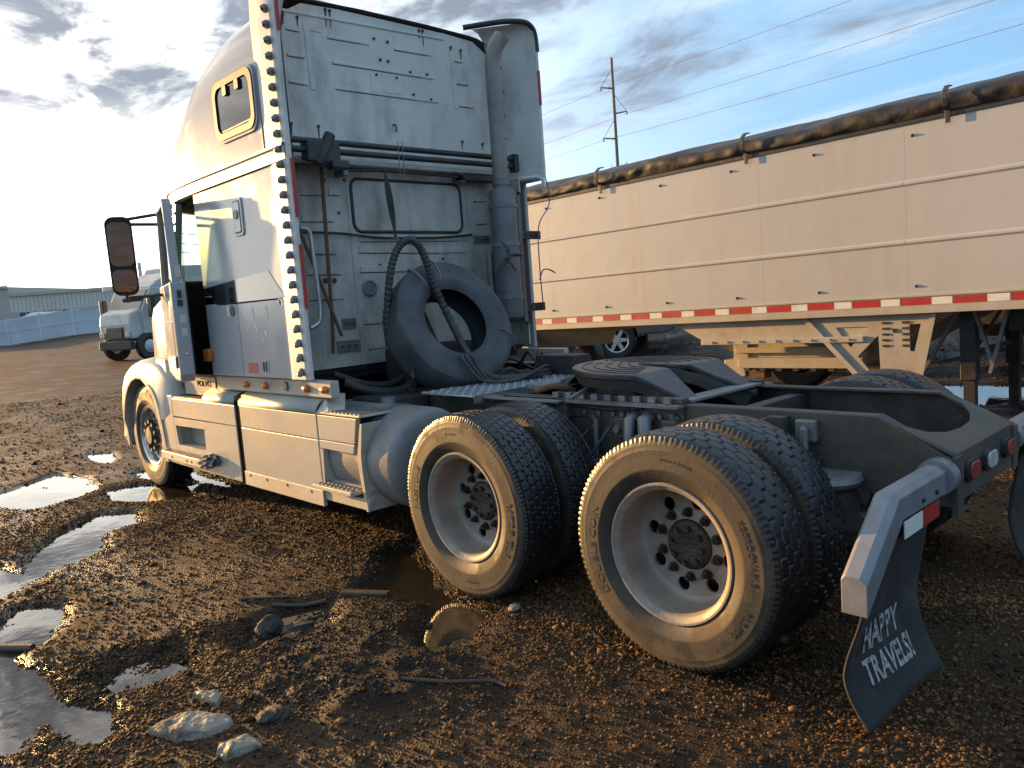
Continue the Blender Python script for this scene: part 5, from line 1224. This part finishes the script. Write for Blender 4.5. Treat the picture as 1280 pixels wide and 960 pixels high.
# ------------------------------------------------------------------ hopper trailer
def trailer():
    t = thing('hopper_trailer', 'long white hopper trailer with rolled black tarp and red and white tape', 'trailer', (0,-4.15,0))
    t.rotation_euler = (0, R(.65), R(.3))
    L0, L1 = -4.6, 8.9; zb, zt = 1.365, 3.0; Wd = 2.55
    seams = [-4.6,-3.55,-2.05,-.55,.95,2.45,4.05,5.6,7.2,8.9]
    # near side: three pressed bands for each sheet
    bands = ((zb,1.865),(1.885,2.415),(2.435,zt))
    for x0, x1 in zip(seams, seams[1:]):
        p = MB().box(x0+.0015,x1-.0015,-.045,-.004,zb,zt).build('side_panel', 'trailer_white', t)
        for z in (1.875, 2.425):
            MB().prism([(-.004,z-.028),(.010,z-.010),(.010,z+.010),(-.004,z+.028)], 'x', x0+.0015, x1-.0015).build('pressed_ridge', 'trailer_white', p)
    for x in seams[1:-1]: MB().box(x-.014,x+.014,-.0042,-.0036,zb,zt).build('seam_strip', 'trailer_white', t)
    MB().box(L0,L1,-Wd,-Wd+.04,zb,zt).build('far_side_panel', 'trailer_white', t)
    MB().box(L0,L0+.04,-Wd+.04,-.045,zb,zt).build('end_panel', 'trailer_white', t); MB().box(L1-.04,L1,-Wd+.04,-.045,zb,zt).build('end_panel', 'trailer_white', t)
    br = MB(); br.box(L0,L1,-.10,.012,1.195,1.262); br.box(L0,L1,-.08,.004,1.262,1.35); br.box(L0,L1,-.06,.016,1.35,1.372); br.build('bottom_rail', 'trailer_rail', t, bevel=.004)
    MB().box(L0,L1,-Wd,-Wd+.1,1.195,1.372).build('bottom_rail', 'trailer_rail', t)
    MB().box(L0,L1,-.07,.012,zt-.04,zt+.02).build('top_rail', 'black_metal', t)
    # conspicuity tape: each strip a piece
    x = 7.9; k = 0
    x = .545+.463*17
    while x > L0+.3:
        MB().box(x-.275,x,.0045,.0065,1.275,1.342).build('tape_red', 'red_tape', t); MB().box(x-.456,x-.280,.0045,.0065,1.275,1.342).build('tape_white', 'white_tape', t); x -= .463
    for i in range(13):
        xx = 8.45-.948*i
        for z in (2.855,1.455): MB().lathe([(.016,0),(.014,.008),(.006,.02),(0,.02)], 10, 'y', (xx,.0-.004,z)).build('panel_rivet', 'rust', t)
    # tarp: rolled along the near edge and stretched over the bows
    rows = []; n = 150
    for i in range(n+1):
        x = L0-.05+(L1-L0+.1)*i/n; row = []
        prof = [(.02,3.0),(.045,3.03),(.058,3.075),(.045,3.125),(.0,3.16),(-.10,3.185),(-.4,3.27),(-.8,3.37),(-1.27,3.40),(-1.8,3.36),(-2.3,3.25),(-2.56,3.12),(-2.58,3.0)]
        sag = .020*math.sin(x*2.1)+.014*math.sin(x*5.3+1)
        for j, (y, z) in enumerate(prof):
            w = 1 if 0 < j < 6 else .5
            dz = w*(sag*(.6 if j > 5 else 1)+.030*(random.random()-.5)); dy = w*.040*(random.random()-.5)
            if j == 0: dz = dy = 0
            row.append((x, y+dy, z+dz))
        rows.append(row)
    tp = MB().grid(rows).build('tarp', 'tarp', t, smooth=50)
    md = tp.modifiers.new('sub', 'SUBSURF'); md.levels = 1; md.render_levels = 2
    for x in (-2.6,-.95,.55,2.55,4.6,6.6,8.4):
        sp = MB(); sp.prism([(.026,2.90),(.026,3.02),(.085,3.05),(.10,3.10),(.085,3.17),(.02,3.215),(-.05,3.225),(-.05,3.235),(.03,3.228),(.095,3.18),(.112,3.10),(.095,3.04),(.036,3.01),(.036,2.90)], 'x', x-.022, x+.022)
        sp.build('tarp_stop', 'black_metal', t, bevel=.003)
    # hoppers
    def hopper(xa, xb, ba, bb, zlow, name='hopper'):
        mb = MB(); y0, y1 = -.12, -Wd+.12; c0, c1 = -.75, -Wd+.75
        mb.add([(xa,y0,1.20),(xb,y0,1.20),(xb,y1,1.20),(xa,y1,1.20),(ba,c0,zlow),(bb,c0,zlow),(bb,c1,zlow),(ba,c1,zlow)],[(0,1,5,4),(1,2,6,5),(2,3,7,6),(3,0,4,7),(4,5,6,7)])
        return mb.build(name, 'trailer_grey', t)
    hopper(.55,3.72,1.65,2.95,.62); hopper(7.5,8.85,7.9,8.6,.60)
    MB().add([(3.95,-.12,1.20),(6.7,-.12,1.20),(6.35,-.55,.88),(5.05,-.55,.94),(4.75,-.30,1.13)],[(0,1,2,3,4)]).build('hopper_sheet', 'trailer_grey', t, solid=.012)
    # side sheet of front hopper, seen with a straight lower flange
    MB().prism([(3.72,1.20),(1.0,1.20),(1.35,.96),(3.27,.96)], 'y', -.10, -.13).build('hopper_sheet', 'trailer_grey', t)
    MB().box(1.4,3.30,-.14,-.06,.925,.985).build('hopper_flange', 'trailer_rail', t, bevel=.006)
    for i in range(9): MB().cyl((1.55+.2*i,-.06,.955),(1.55+.2*i,-.045,.955),.014,n=6).build('flange_bolt', 'trailer_rail', t)
    MB().box(6.25,6.45,-.3,-.1,.55,1.2).build('hopper_post', 'trailer_grey', t, bevel=.01)
    # slide gate under the front hopper
    MB().box(1.5,3.0,-.42,-.32,.80,.865).build('gate_frame', 'trailer_rail', t, bevel=.006); MB().box(1.5,2.95,-.38,-.27,.63,.745).build('gate_frame', 'trailer_rail', t, bevel=.006)
    MB().box(1.5,2.9,-.40,-.385,.70,.95).build('gate_back', 'trailer_grey', t)
    for i in range(7): MB().box(1.6+.2*i,1.67+.2*i,-.34,-.26,.60,.63).build('gate_lug', 'black_metal', t)
    MB().box(2.86,3.05,-.50,-.36,.66,.92).build('gear_post', 'trailer_grey', t, bevel=.006)
    gb = MB(); gb.box(2.9,3.18,-.55,-.35,.52,.72); gb.build('gear_box', 'trailer_rail', t, bevel=.01)
    MB().box(2.66,2.88,-.52,-.36,.50,.70).build('gear_cover', 'rust', t, bevel=.01)
    # gusset plate
    plate('side_gusset', 'trailer_grey', t, [(2.0,1.19),(.74,1.19),(.90,.56),(1.42,.53)], [[(1.69,1.08),(1.36,1.08),(1.36,1.045),(1.42,1.02),(1.54,.87)],[(1.26,.99),(1.25,.615),(1.34,.61),(1.47,.78)],[(.965,1.09),(.86,1.09),(.925,.82),(.965,.83)]], 'y', -.085, -.100)
    MB().bar((2.02,-.07,1.19),(1.43,-.07,.53),.05,.012,up=(0,1,0)).build('gusset_flange', 'trailer_rail', t)
    MB().bar((.74,-.07,1.19),(.88,-.07,.55),.05,.012,up=(0,1,0)).build('gusset_flange', 'trailer_rail', t)
    for x in (1.19,1.0):
        for i in range(5): MB().bar((x+.03,-.082,1.11-.057*i),(x-.03,-.082,1.11-.057*i),.012,.022).build('rung', 'black_metal', t)
    MB().cyl((1.10,-.085,1.03),(1.10,-.075,1.03),.022,n=14).build('gusset_hole', 'black_metal', t)
    # landing gear
    for y in (-.50,-2.05):
        lg = MB().box(.49,.63,y-.07,y+.07,.50,1.19).build('landing_leg', 'black_metal', t, bevel=.006)
        MB().box(.51,.61,y-.05,y+.05,.03,.50).build('leg_tube', 'black_metal', lg); MB().box(.42,.70,y-.12,y+.12,.0,.03).build('leg_foot', 'black_metal', lg)
        MB().bar((.62,y,.66),(1.35,y,.50),.06,.05).build('leg_brace', 'galv', lg); MB().bar((.49,y+.08,1.18),(.33,y+.08,.62),.05,.03).build('leg_brace', 'galv', lg)
        MB().bar((.20,y+.1,1.2),(.36,y+.1,.58),.05,.03).build('leg_brace', 'galv', lg); MB().bar((.62,y+.08,1.18),(.98,y+.1,.55),.05,.03).build('leg_brace', 'galv', lg)
    MB().bar((.56,-.5,.75),(.56,-2.05,.75),.05,.05).build('leg_crossbar', 'black_metal', t)
    MB().box(-4.0,.3,-1.75,-1.65,.95,1.19).build('upper_coupler', 'black_metal', t); MB().box(-4.0,.3,-.9,-.8,.95,1.19).build('upper_coupler', 'black_metal', t)
    # tandem at the rear, behind the truck cab, and the one tyre visible under the hopper
    for x in (7.2,8.4):
        for y in (-.25,-2.25):
            w = MB().lathe([(.29,-.12),(.27,0),(.29,.12)], 32).build('wheel', 'rim_steel', t, smooth=40, loc=(x,y,.5)); obj('tyre', TY_STEER, w)
trailer()
def far_tyre():
    root = obj('trailer_tyre', TY_STEER, None, (3.55,-7.2,.50)); tag(root, 'dark tyre standing behind the hopper trailer under its gate', 'tyre')
    MB().lathe([(.30,-.1),(.26,0),(.26,.06),(.10,.07),(0,.07)], 32).build('rim', 'rim_steel', root, smooth=40)
far_tyre()

# ------------------------------------------------------------------ vehicles in the background
def pickup():
    r = thing('pickup_truck', 'silver pickup truck parked beyond the hopper trailer', 'pickup truck', (9.05,-9.97,zat(8.65,-9.3)), R(28))
    body = [(-1.25,.62),(-1.22,1.18),(-1.15,1.30),(.75,1.32),(.80,1.38),(1.0,1.85),(1.25,1.92),(2.5,1.92),(2.75,1.85),(3.25,1.36),(4.25,1.22),(4.45,1.05),(4.5,.6),(4.2,.45),(-.6,.45),(-1.0,.5)]
    # cut arches
    def arch(cx): return [(cx+.46*math.cos(R(a)), .42+.46*math.sin(R(a))) for a in range(0,181,18)]
    poly = [(-1.25,.62),(-1.22,1.18),(-1.15,1.30),(.75,1.32),(.80,1.38),(1.0,1.85),(1.25,1.92),(2.5,1.92),(2.75,1.85),(3.25,1.36),(4.25,1.22),(4.45,1.05),(4.5,.6),(4.3,.45)]+arch(3.55)+[(3.05,.42),(.5,.42)]+arch(0)+[(-.5,.5),(-1.1,.52)]
    o = plate('body', 'pickup_paint', r, poly, [], 'y', .93, -.93); md = o.modifiers.new('b','BEVEL'); md.width = .04; md.segments = 3; md.limit_method = 'ANGLE'; md.angle_limit = R(45)
    for s in (1,-1):
        MB().prism([(1.05,1.42),(1.17,1.82),(1.95,1.84),(1.95,1.42)], 'y', s*.931, s*.938).build('side_window', 'window_dark', r)
        MB().prism([(2.02,1.42),(2.02,1.84),(2.45,1.83),(2.95,1.42)], 'y', s*.931, s*.938).build('side_window', 'window_dark', r)
        MB().box(-1.24,-1.12,min(s*.80,s*.94),max(s*.80,s*.94),.88,1.25).build('tail_light', 'red_lens', r)
        for x in (0,3.55):
            w = MB().lathe([(.26,-.1),(.245,.02),(.24,.10),(.262,.115),(.268,.10)], 36).build('wheel', 'alu', r, smooth=40, loc=(x,s*.82,.40))
            if s < 0: w.rotation_euler = (0,0,PI)
            MB().lathe([(.25,-.12),(.30,-.13),(.38,-.12),(.40,-.09),(.40,.09),(.38,.12),(.31,.125),(.262,.112)], 40).build('tyre', 'black_rubber', w, smooth=40)
            MB().lathe([(.25,.0),(.0,.0)], 24).build('brake_disc', 'dark_mech', w)
            for k in range(6):
                an = 2*PI*k/6; MB().hexa([(.0-.045*math.sin(an),.06,.045*math.cos(an)),(.0+.045*math.sin(an),.06,-.045*math.cos(an)),(.25*math.cos(an)+.035*math.sin(an),.06,.25*math.sin(an)-.035*math.cos(an)),(.25*math.cos(an)-.035*math.sin(an),.06,.25*math.sin(an)+.035*math.cos(an)),(.0-.045*math.sin(an),.085,.045*math.cos(an)),(.0+.045*math.sin(an),.085,-.045*math.cos(an)),(.25*math.cos(an)+.03*math.sin(an),.09,.25*math.sin(an)-.03*math.cos(an)),(.25*math.cos(an)-.03*math.sin(an),.09,.25*math.sin(an)+.03*math.cos(an))]).build('spoke', 'white_trim', w)
            MB().cyl((0,.05,0),(0,.10,0),.06,n=18).build('centre_cap', 'white_trim', w)
    MB().prism([(-1.36,.55),(-1.36,.72),(-1.22,.74),(-1.22,.52)], 'y', -.9, .9).build('bumper', 'alu', r, bevel=.02)
    MB().box(-1.50,-1.34,-.08,.08,.46,.55).build('tow_hitch', 'black_metal', r)
pickup()
def far_truck():
    x, y = 29.5, -6.75; r = thing('white_semi_truck', 'white semi truck with tall sleeper parked far off by the fence', 'semi truck', (x,y,zat(x,y)), R(106))
    MB().prism([(.9,.80),(1.40,.80),(1.45,1.35),(1.38,1.75),(.9,1.95)], 'y', -.95, .95).build('hood', 'truck_white', r, bevel=.08)
    MB().prism([(-.6,.85),(.95,.85),(.98,1.85),(.55,2.65),(-.6,2.75)], 'y', -1.1, 1.1).build('cab', 'truck_white', r, bevel=.05)
    MB().prism([(-2.4,1.0),(-.62,1.0),(-.62,3.0),(-.9,3.45),(-2.4,3.5)], 'y', -1.15, 1.15).build('sleeper', 'truck_white', r, bevel=.05)
    MB().prism([(-.35,1.75),(.60,1.75),(.38,2.42),(-.35,2.45)], 'y', 1.101, 1.108).build('side_window', 'window_dark', r)
    MB().hexa([(.99,-.95,1.9),(1.0,-.95,1.9),(1.0,.95,1.9),(.99,.95,1.9),(.60,-.95,2.6),(.61,-.95,2.6),(.61,.95,2.6),(.60,.95,2.6)]).build('windscreen', 'window_dark', r)
    MB().prism(rrect(-1.9,-1.2,2.5,3.0,.06), 'y', 1.151, 1.158).build('sleeper_window', 'bldg_white', r)
    MB().box(-2.4,-.7,1.151,1.16,2.05,2.1).build('side_stripe', 'bldg_dark', r)
    for xx in (-1.7,-1.3,-.9): MB().box(xx,xx+.03,1.151,1.158,1.4,2.0).build('side_vent', 'bldg_dark', r)
    MB().box(.98,1.12,-.98,.98,2.62,2.76).build('sun_visor', 'truck_white', r, bevel=.02)
    for s in (1,-1):
        MB().cyl((-.68,s*1.2,1.0),(-.68,s*1.2,3.75),.075,n=14).build('exhaust_stack', 'alu', r, smooth=40); MB().box(.75,.95,min(s*1.35,s*1.6),max(s*1.35,s*1.6),1.55,2.3).build('mirror', 'black_plastic', r, bevel=.03)
    MB().tube([(.6,1.1,2.2),(.85,1.45,2.2)], .025, 8).build('mirror_arm', 'black_metal', r)
    MB().cyl((-1.7,.9,.60),(.10,.9,.60),.33,n=28).build('fuel_tank', 'alu', r, smooth=40)
    MB().prism([(-2.0,.95),(-1.3,.95),(-1.1,1.6),(-1.3,1.9)], 'y', 1.152, 1.17).build('side_panel', 'trailer_rail', r)
    MB().box(-6.0,1.3,-.42,.42,.72,.98).build('frame', 'dark_mech', r)
    for xx in (.80,-3.6,-4.9):
        for s in (1,-1):
            w = MB().lathe([(.29,-.1),(.27,.02),(.25,.08),(.1,.10),(0,.10)], 28).build('wheel', 'alu', r, smooth=40, loc=(xx,s*1.0,.5))
            if s < 0: w.rotation_euler = (0,0,PI)
            obj('tyre', TY_STEER, w)
    MB().box(1.35,1.52,-1.0,1.0,.42,.76).build('bumper', 'dark_mech', r, bevel=.05); MB().box(1.44,1.50,-.5,.5,.85,1.25).build('grille', 'black_metal', r, bevel=.02)
    for s in (1,-1): MB().box(1.42,1.49,min(s*.62,s*.9),max(s*.62,s*.9),.88,1.08).build('headlight', 'white_lens', r, bevel=.02)
    MB().prism([(-.62,2.7),(.5,2.66),(.2,2.9),(-.62,3.25)], 'y', -1.0, 1.0).build('roof_fairing', 'truck_white', r, bevel=.06)
far_truck()
def parked_tractor():
    r = thing('parked_tractor', 'dark tractor with dull fuel tank parked behind the landing gear', 'tractor', (1.7,-9.2,zat(1.7,-9.2)), R(180))
    MB().cyl((-.2,.95,.72),(1.5,.95,.72),.38,n=32).build('fuel_tank', 'tank_alu', r, smooth=40)
    for x in (.2,1.1): MB().lathe([(.382,x-.03),(.392,x-.03),(.392,x+.03),(.382,x+.03)], 32, 'x', (0,.95,.72)).build('tank_strap', 'black_metal', r)
    MB().box(-4.5,3.2,-.42,.42,.62,.92).build('frame', 'black_metal', r)
    MB().prism([(1.55,.5),(1.75,.5),(1.7,1.35),(1.2,1.5),(-.4,1.5),(-.4,1.2),(1.2,1.2)], 'y', .6, 1.2).build('side_fairing', 'black_metal', r, bevel=.03)
    MB().prism([(-1.05,.6),(-.9,.6),(-.65,1.25),(-.6,1.6),(-.95,1.6)], 'y', .8, 1.15).build('fender', 'truck_white', r, bevel=.03)
    MB().box(.2,2.6,-1.15,1.15,1.52,3.3).build('cab', 'black_metal', r, bevel=.08)
    MB().prism([(2.6,.9),(3.9,.9),(3.9,1.5),(2.6,1.9)], 'y', -.95, .95).build('hood', 'black_metal', r, bevel=.08)
    MB().box(-.55,-.15,.9,1.18,1.55,1.85).build('tool_roll', mat('faded_pink', (.42,.22,.22), .8), r, bevel=.05)
    for xx in (-1.7,-3.0,3.2):
        for s in (1,-1):
            w = MB().lathe([(.29,-.1),(.27,.02),(.24,.05),(.1,.03),(0,.03)], 28).build('wheel', 'rim_steel', r, smooth=40, loc=(xx,s*1.0,.5))
            if s < 0: w.rotation_euler = (0,0,PI)
            obj('tyre', TY_STEER, w)
parked_tractor()

# ------------------------------------------------------------------ fence, snow bank, building
def fence():
    a = Vector((69.0,-1.4)); d = Vector((-4.45,-4.73)).normalized(); n = 18; w = 2.35
    r = thing('panel_fence', 'pale panel fence with posts along the far edge of the lot', 'fence')
    for k in range(n+1):
        p = a+d*w*k; z = zat(p.x, p.y)
        MB().cyl((p.x,p.y,z-.3),(p.x,p.y,z+1.95),.05,n=10).build('post', 'fence_white', r)
        if k < n:
            q = a+d*w*(k+1); z2 = zat(q.x, q.y)
            nrm = Vector((-d.y, d.x)); off = nrm*.02
            m = MB(); e0 = p+d*.06; e1 = q-d*.06
            rows = []
            for zz, zf in ((.05,0),(1.78,1)):
                row = []
                for i in range(25):
                    t = i/24; c = e0+(e1-e0)*t+nrm*(.018*(1 if i % 2 else -1)); row.append((c.x, c.y, (z+(z2-z)*t)+zz))
                rows.append(row)
            m.grid(rows).build('fence_panel', 'fence_white', r)
            m = MB()
            for zz in (.10,.95,1.82): m.bar((p.x,p.y,z+zz),(q.x,q.y,z2+zz),.06,.05)
            m.build('fence_rail', 'fence_white', r)
fence()
def snowbank():
    a = Vector((74,-1.5)); d = Vector((-4.45,-4.73)).normalized(); nrm = Vector((.73,-.69)); rows = []
    for j in range(13):
        row = []
        for i in range(90):
            c = a+d*(.5*i)+nrm*(.5*j-1); b = math.sin(PI*j/12)
            z = zat(c.x, c.y)-.1+b*(1.72+.10*math.sin(i*.33)+.10*math.sin(i*.9+j)+.2*random.random())
            row.append((c.x, c.y, z))
        rows.append(row)
    o = MB().grid(rows).build('snow_bank', 'snow', smooth=60); tag(o, 'ploughed white snow bank behind the pale fence', 'snow bank')
snowbank()
def building():
    r = thing('warehouse', 'long low grey warehouse with a row of windows beyond the fence', 'building', (84.5,-8.0,1.0), math.atan2(-4.73,-4.45))
    def blk(name, x0, x1, h, y0, y1, m): return MB().box(x0,x1,y0,y1,0,h).build(name, m, r)
    blk('taller_wing', -16, 5.6, 4.85, 0, 14, 'bldg_dark'); blk('main_hall', 5.6, 17.5, 4.1, .0, 14, 'bldg_grey'); blk('low_wing', 17.5, 30, 3.3, 0, 14, 'bldg_grey')
    MB().box(5.6,17.5,-.2,.0,3.95,4.2).build('parapet', 'bldg_dark', r); MB().box(-16,5.6,-.2,0,4.7,4.95).build('parapet', 'bldg_dark', r)
    MB().box(-16,30,-.15,0,0,2.6).build('plinth_wall', 'bldg_dark', r)
    for x0, x1 in ((-12,-9),(-7,-4),(-1.2,1.3),(2.4,4.6),(6.4,9.0),(10.3,12.9),(14.2,16.8),(18.5,21)):
        w = MB().box(x0,x1,-.22,-.15,1.85,2.55).build('window', 'bldg_white', r)
        for i in range(4):
            c0 = x0+.08+(x1-x0-.08)*i/4; MB().box(c0,c0+(x1-x0-.08)/4-.08,-.235,-.22,1.93,2.47).build('pane', 'window_dark', w)
    for k in range(30): MB().box(5.9+.38*k,5.93+.38*k,-.03,0,2.6,3.95).build('cladding_joint', 'bldg_dark', r)
building()

# ------------------------------------------------------------------ utility pole and wires
def pole():
    base = (37.0,-45.5); zb = zat(*base)
    p = thing('utility_pole', 'tall grey transmission pole with three side arms', 'utility pole', (base[0],base[1],zb))
    MB().tube([(0,0,-.5),(.15,-.1,18.3)], [.18,.10], 12).build('pole_shaft', 'pole_wood', p, smooth=60)
    side = Vector((.683,.731,0))
    for z, s in ((16.0,1),(14.1,-1),(12.2,1)):
        a = Vector((0.1,-.05,z)); b = a+side*s*.95+Vector((0,0,.12))
        ar = MB().tube([a, b], [.07,.045], 8).build('side_arm', 'pole_wood', p)
        MB().tube([a+Vector((0,0,1.5)), b], .02, 6).build('guy_rod', 'pole_wood', ar)
        MB().tube([b, b-Vector((0,0,.28))], .05, 8).build('insulator', 'pole_wood', ar)
    # the conductors: long sagging spans each way
    spec = ((16.1,1,'uppermost overhead wire, hung from the top left arm of the pole'),(14.2,-1,'middle overhead wire, hung from the right arm of the pole'),(12.3,1,'lowest overhead wire, hung from the bottom left arm of the pole'))
    dr = Vector((-27,4.9,0)).normalized()
    for z, s, lb in spec:
        o = Vector((base[0]+.1,base[1]-.05,zb+z-.15))+side*s*.95
        pts = []
        for k in range(-20, 31):
            t = k/30; L_ = dr*(110*t if k > 0 else 140*t); span = abs(t)
            pts.append(o+L_+Vector((0,0,-3.0*4*span*(1-span)*.35 if k > 0 else -1.6*span)))
        w = MB().tube(pts, .014, 5).build('overhead_wire', 'wire'); tag(w, lb, 'wire', 'overhead wires on the pole')
    # far distribution lines on the left
    for k, (za, zb_) in enumerate(((9.71,8.32),(8.73,7.58),(8.12,6.91))):
        a = Vector((69.1,-9.8,za)); b = Vector((58.75,-20.7,zb_)); d = b-a
        pts = [a+d*(-1.2+.1*i)+Vector((0,0,-.25*math.sin(PI*((i*.1) % 1)))) for i in range(0, 30)]
        w = MB().tube(pts, .03, 5).build('distribution_line', 'wire')
        tag(w, ['topmost','middle','lowest'][k]+' of three thin lines strung low across the left sky', 'wire', 'thin lines in the left sky')
pole()
def bare_tree():
    x, y = 40.5,-50.0; r = thing('bare_tree', 'leafless tree top showing above the trailer tarp beside the pole', 'tree', (x,y,zat(x,y)))
    tr = MB().tube([(0,0,0),(.1,0,5),(.0,.1,9)], [.25,.17,.08], 8).build('trunk', 'twig', r)
    mb = MB()
    for k in range(46):
        z = random.uniform(5,11.2); a = random.uniform(0,2*PI); l = random.uniform(.8,2.4)*(1.15-(z-5)/9); p0 = Vector((0,0,z*.92)); p1 = p0+Vector((math.cos(a)*l*.7,math.sin(a)*l*.7,l*.9)); mb.tube([p0,(p0+p1)/2+Vector((0,0,-.1)),p1], [.05,.03,.012], 5)
        for q in range(4):
            p2 = p0+(p1-p0)*random.uniform(.4,1); b = a+random.uniform(-1,1); mb.tube([p2, p2+Vector((math.cos(b)*.5,math.sin(b)*.5,.6))], [.015,.006], 4)
    mb.build('crown', 'twig', r)
bare_tree()

# ------------------------------------------------------------------ debris on the ground
def lump(name, m, loc, size, label, cat, seed, flat=1.0, rough=.35, sub=4, group=None):
    rs = random.Random(seed); bm = bmesh.new(); bmesh.ops.create_icosphere(bm, subdivisions=sub, radius=1)
    fr = [(rs.uniform(1,3.2), rs.uniform(1,3.2), rs.uniform(1,3.2), rs.uniform(0,6)) for _ in range(7)]
    for v in bm.verts:
        d = 1+sum(rough/(1+i*.35)*math.sin(a*(1+i*.8)*v.co.x+b*(1+i*.7)*v.co.y+c*(1+i*.8)*v.co.z+e) for i, (a, b, c, e) in enumerate(fr))*.35+rs.uniform(-.03,.03)
        v.co = Vector((v.co.x*size[0]*d, v.co.y*size[1]*d, v.co.z*size[2]*d))
    me = bpy.data.meshes.new(name); bm.to_mesh(me); bm.free(); me.materials.append(M[m])
    me.polygons.foreach_set('use_smooth', [True]*len(me.polygons))
    o = obj(name, me, None, (loc[0], loc[1], zat(loc[0], loc[1])+loc[2]), (0,0,rs.uniform(0,6))); return tag(o, label, cat, group)
def slab(c, rx, ry, h, ang, label, seed):
    rs = random.Random(seed); n = 11; rows = []
    ang_ = sorted(rs.uniform(0, 2*PI) for _ in range(n)); rad = [rs.uniform(.75, 1.12) for _ in range(n)]
    def ringp(sc, z, j): return [(rx*sc*r_*math.cos(a)+j*rs.uniform(-1,1), ry*sc*r_*math.sin(a)+j*rs.uniform(-1,1), z+j*rs.uniform(-1,1)) for a, r_ in zip(ang_, rad)]
    mb = MB(); mb.grid([ringp(1.04,-.02,.004), ringp(1.0,h*.35,.006), ringp(.86,h*.8,.006), ringp(.62,h,.005), ringp(.25,h*1.04,.004)], closed_u=True); mb.f.append(tuple(range(4*n, 5*n)))
    o = mb.build('ice_slab', 'mud_ice', loc=(c[0], c[1], zat(*c)-.004)); o.rotation_euler = (0,0,ang)
    md = o.modifiers.new('sub','SUBSURF'); md.subdivision_type = 'SIMPLE'; md.levels = md.render_levels = 3
    tx = bpy.data.textures.new('clod','CLOUDS'); tx.noise_scale = .05; dm = o.modifiers.new('d','DISPLACE'); dm.texture = tx; dm.strength = .018; dm.texture_coords = 'LOCAL'
    tag(o, label, 'ice')
def debris():
    slab((1.16,2.78), .17, .095, .045, .6, 'larger pale dirty ice slab on the gravel near the bottom left', 3)
    slab((1.34,2.66), .11, .06, .04, .2, 'pale ice chunk lying just behind the larger slab', 5)
    slab((.86,2.73), .10, .06, .035, .9, 'small pale ice slab at the bottom edge of the picture', 8)
    lump('mud_clod', 'debris', (1.86,2.12,.03), (.075,.06,.055), 'black mud clod standing in the small brown puddle', 'mud clod', 12)
    lump('mud_clod', 'debris', (1.72,2.03,.015), (.10,.07,.03), 'flat dark mud clod at the edge of the small brown puddle', 'mud clod', 15)
    lump('mud_clod', 'debris', (.95,2.55,.012), (.06,.05,.028), 'dark clod pressed in the gravel ahead of the ice slabs', 'mud clod', 21)
    lump('leaf_scrap', 'mud_ice', (1.0,1.18,.01), (.05,.03,.012), 'small pale scrap in the shade between the tyres', 'scrap', 41)
    def stick(pts, r, label):
        q = [(x, y, max(zat(x, y), WATER)+z*.35) for x, y, z in pts]; o = MB().tube(catmull(q, 5), r, 7).build('stick', 'wood_wet', smooth=60); tag(o, label, 'stick')
    stick([(2.13,1.97,.025),(2.03,1.84,.03),(1.98,1.72,.03)], [.012]*11, 'thin dark stick lying across the small brown puddle')
    stick([(2.85,3.13,.02),(2.74,3.06,.035),(2.68,3.02,.025)], [.022]*11, 'short thick dark stick at the left edge of the water')
    stick([(.78,2.05,.02),(.62,1.93,.035),(.50,1.80,.03),(.42,1.78,.02)], [.009]*16, 'bent twig on the dark mud ahead of the rear tyre')
    stick([(2.35,2.05,.02),(2.15,1.86,.03)], [.008]*6, 'thin twig behind the small brown puddle')
    o = MB().hexa([(1.93,1.66,-.01),(1.70,1.50,-.01),(1.73,1.45,-.01),(1.96,1.61,-.01),(1.93,1.66,.035),(1.70,1.50,.03),(1.73,1.45,.03),(1.96,1.61,.035)]).build('wood_block', 'wood_wet', bevel=.006); tag(o, 'short wet wooden block beside the puddle ahead of the drive tyre', 'wood block')
debris()
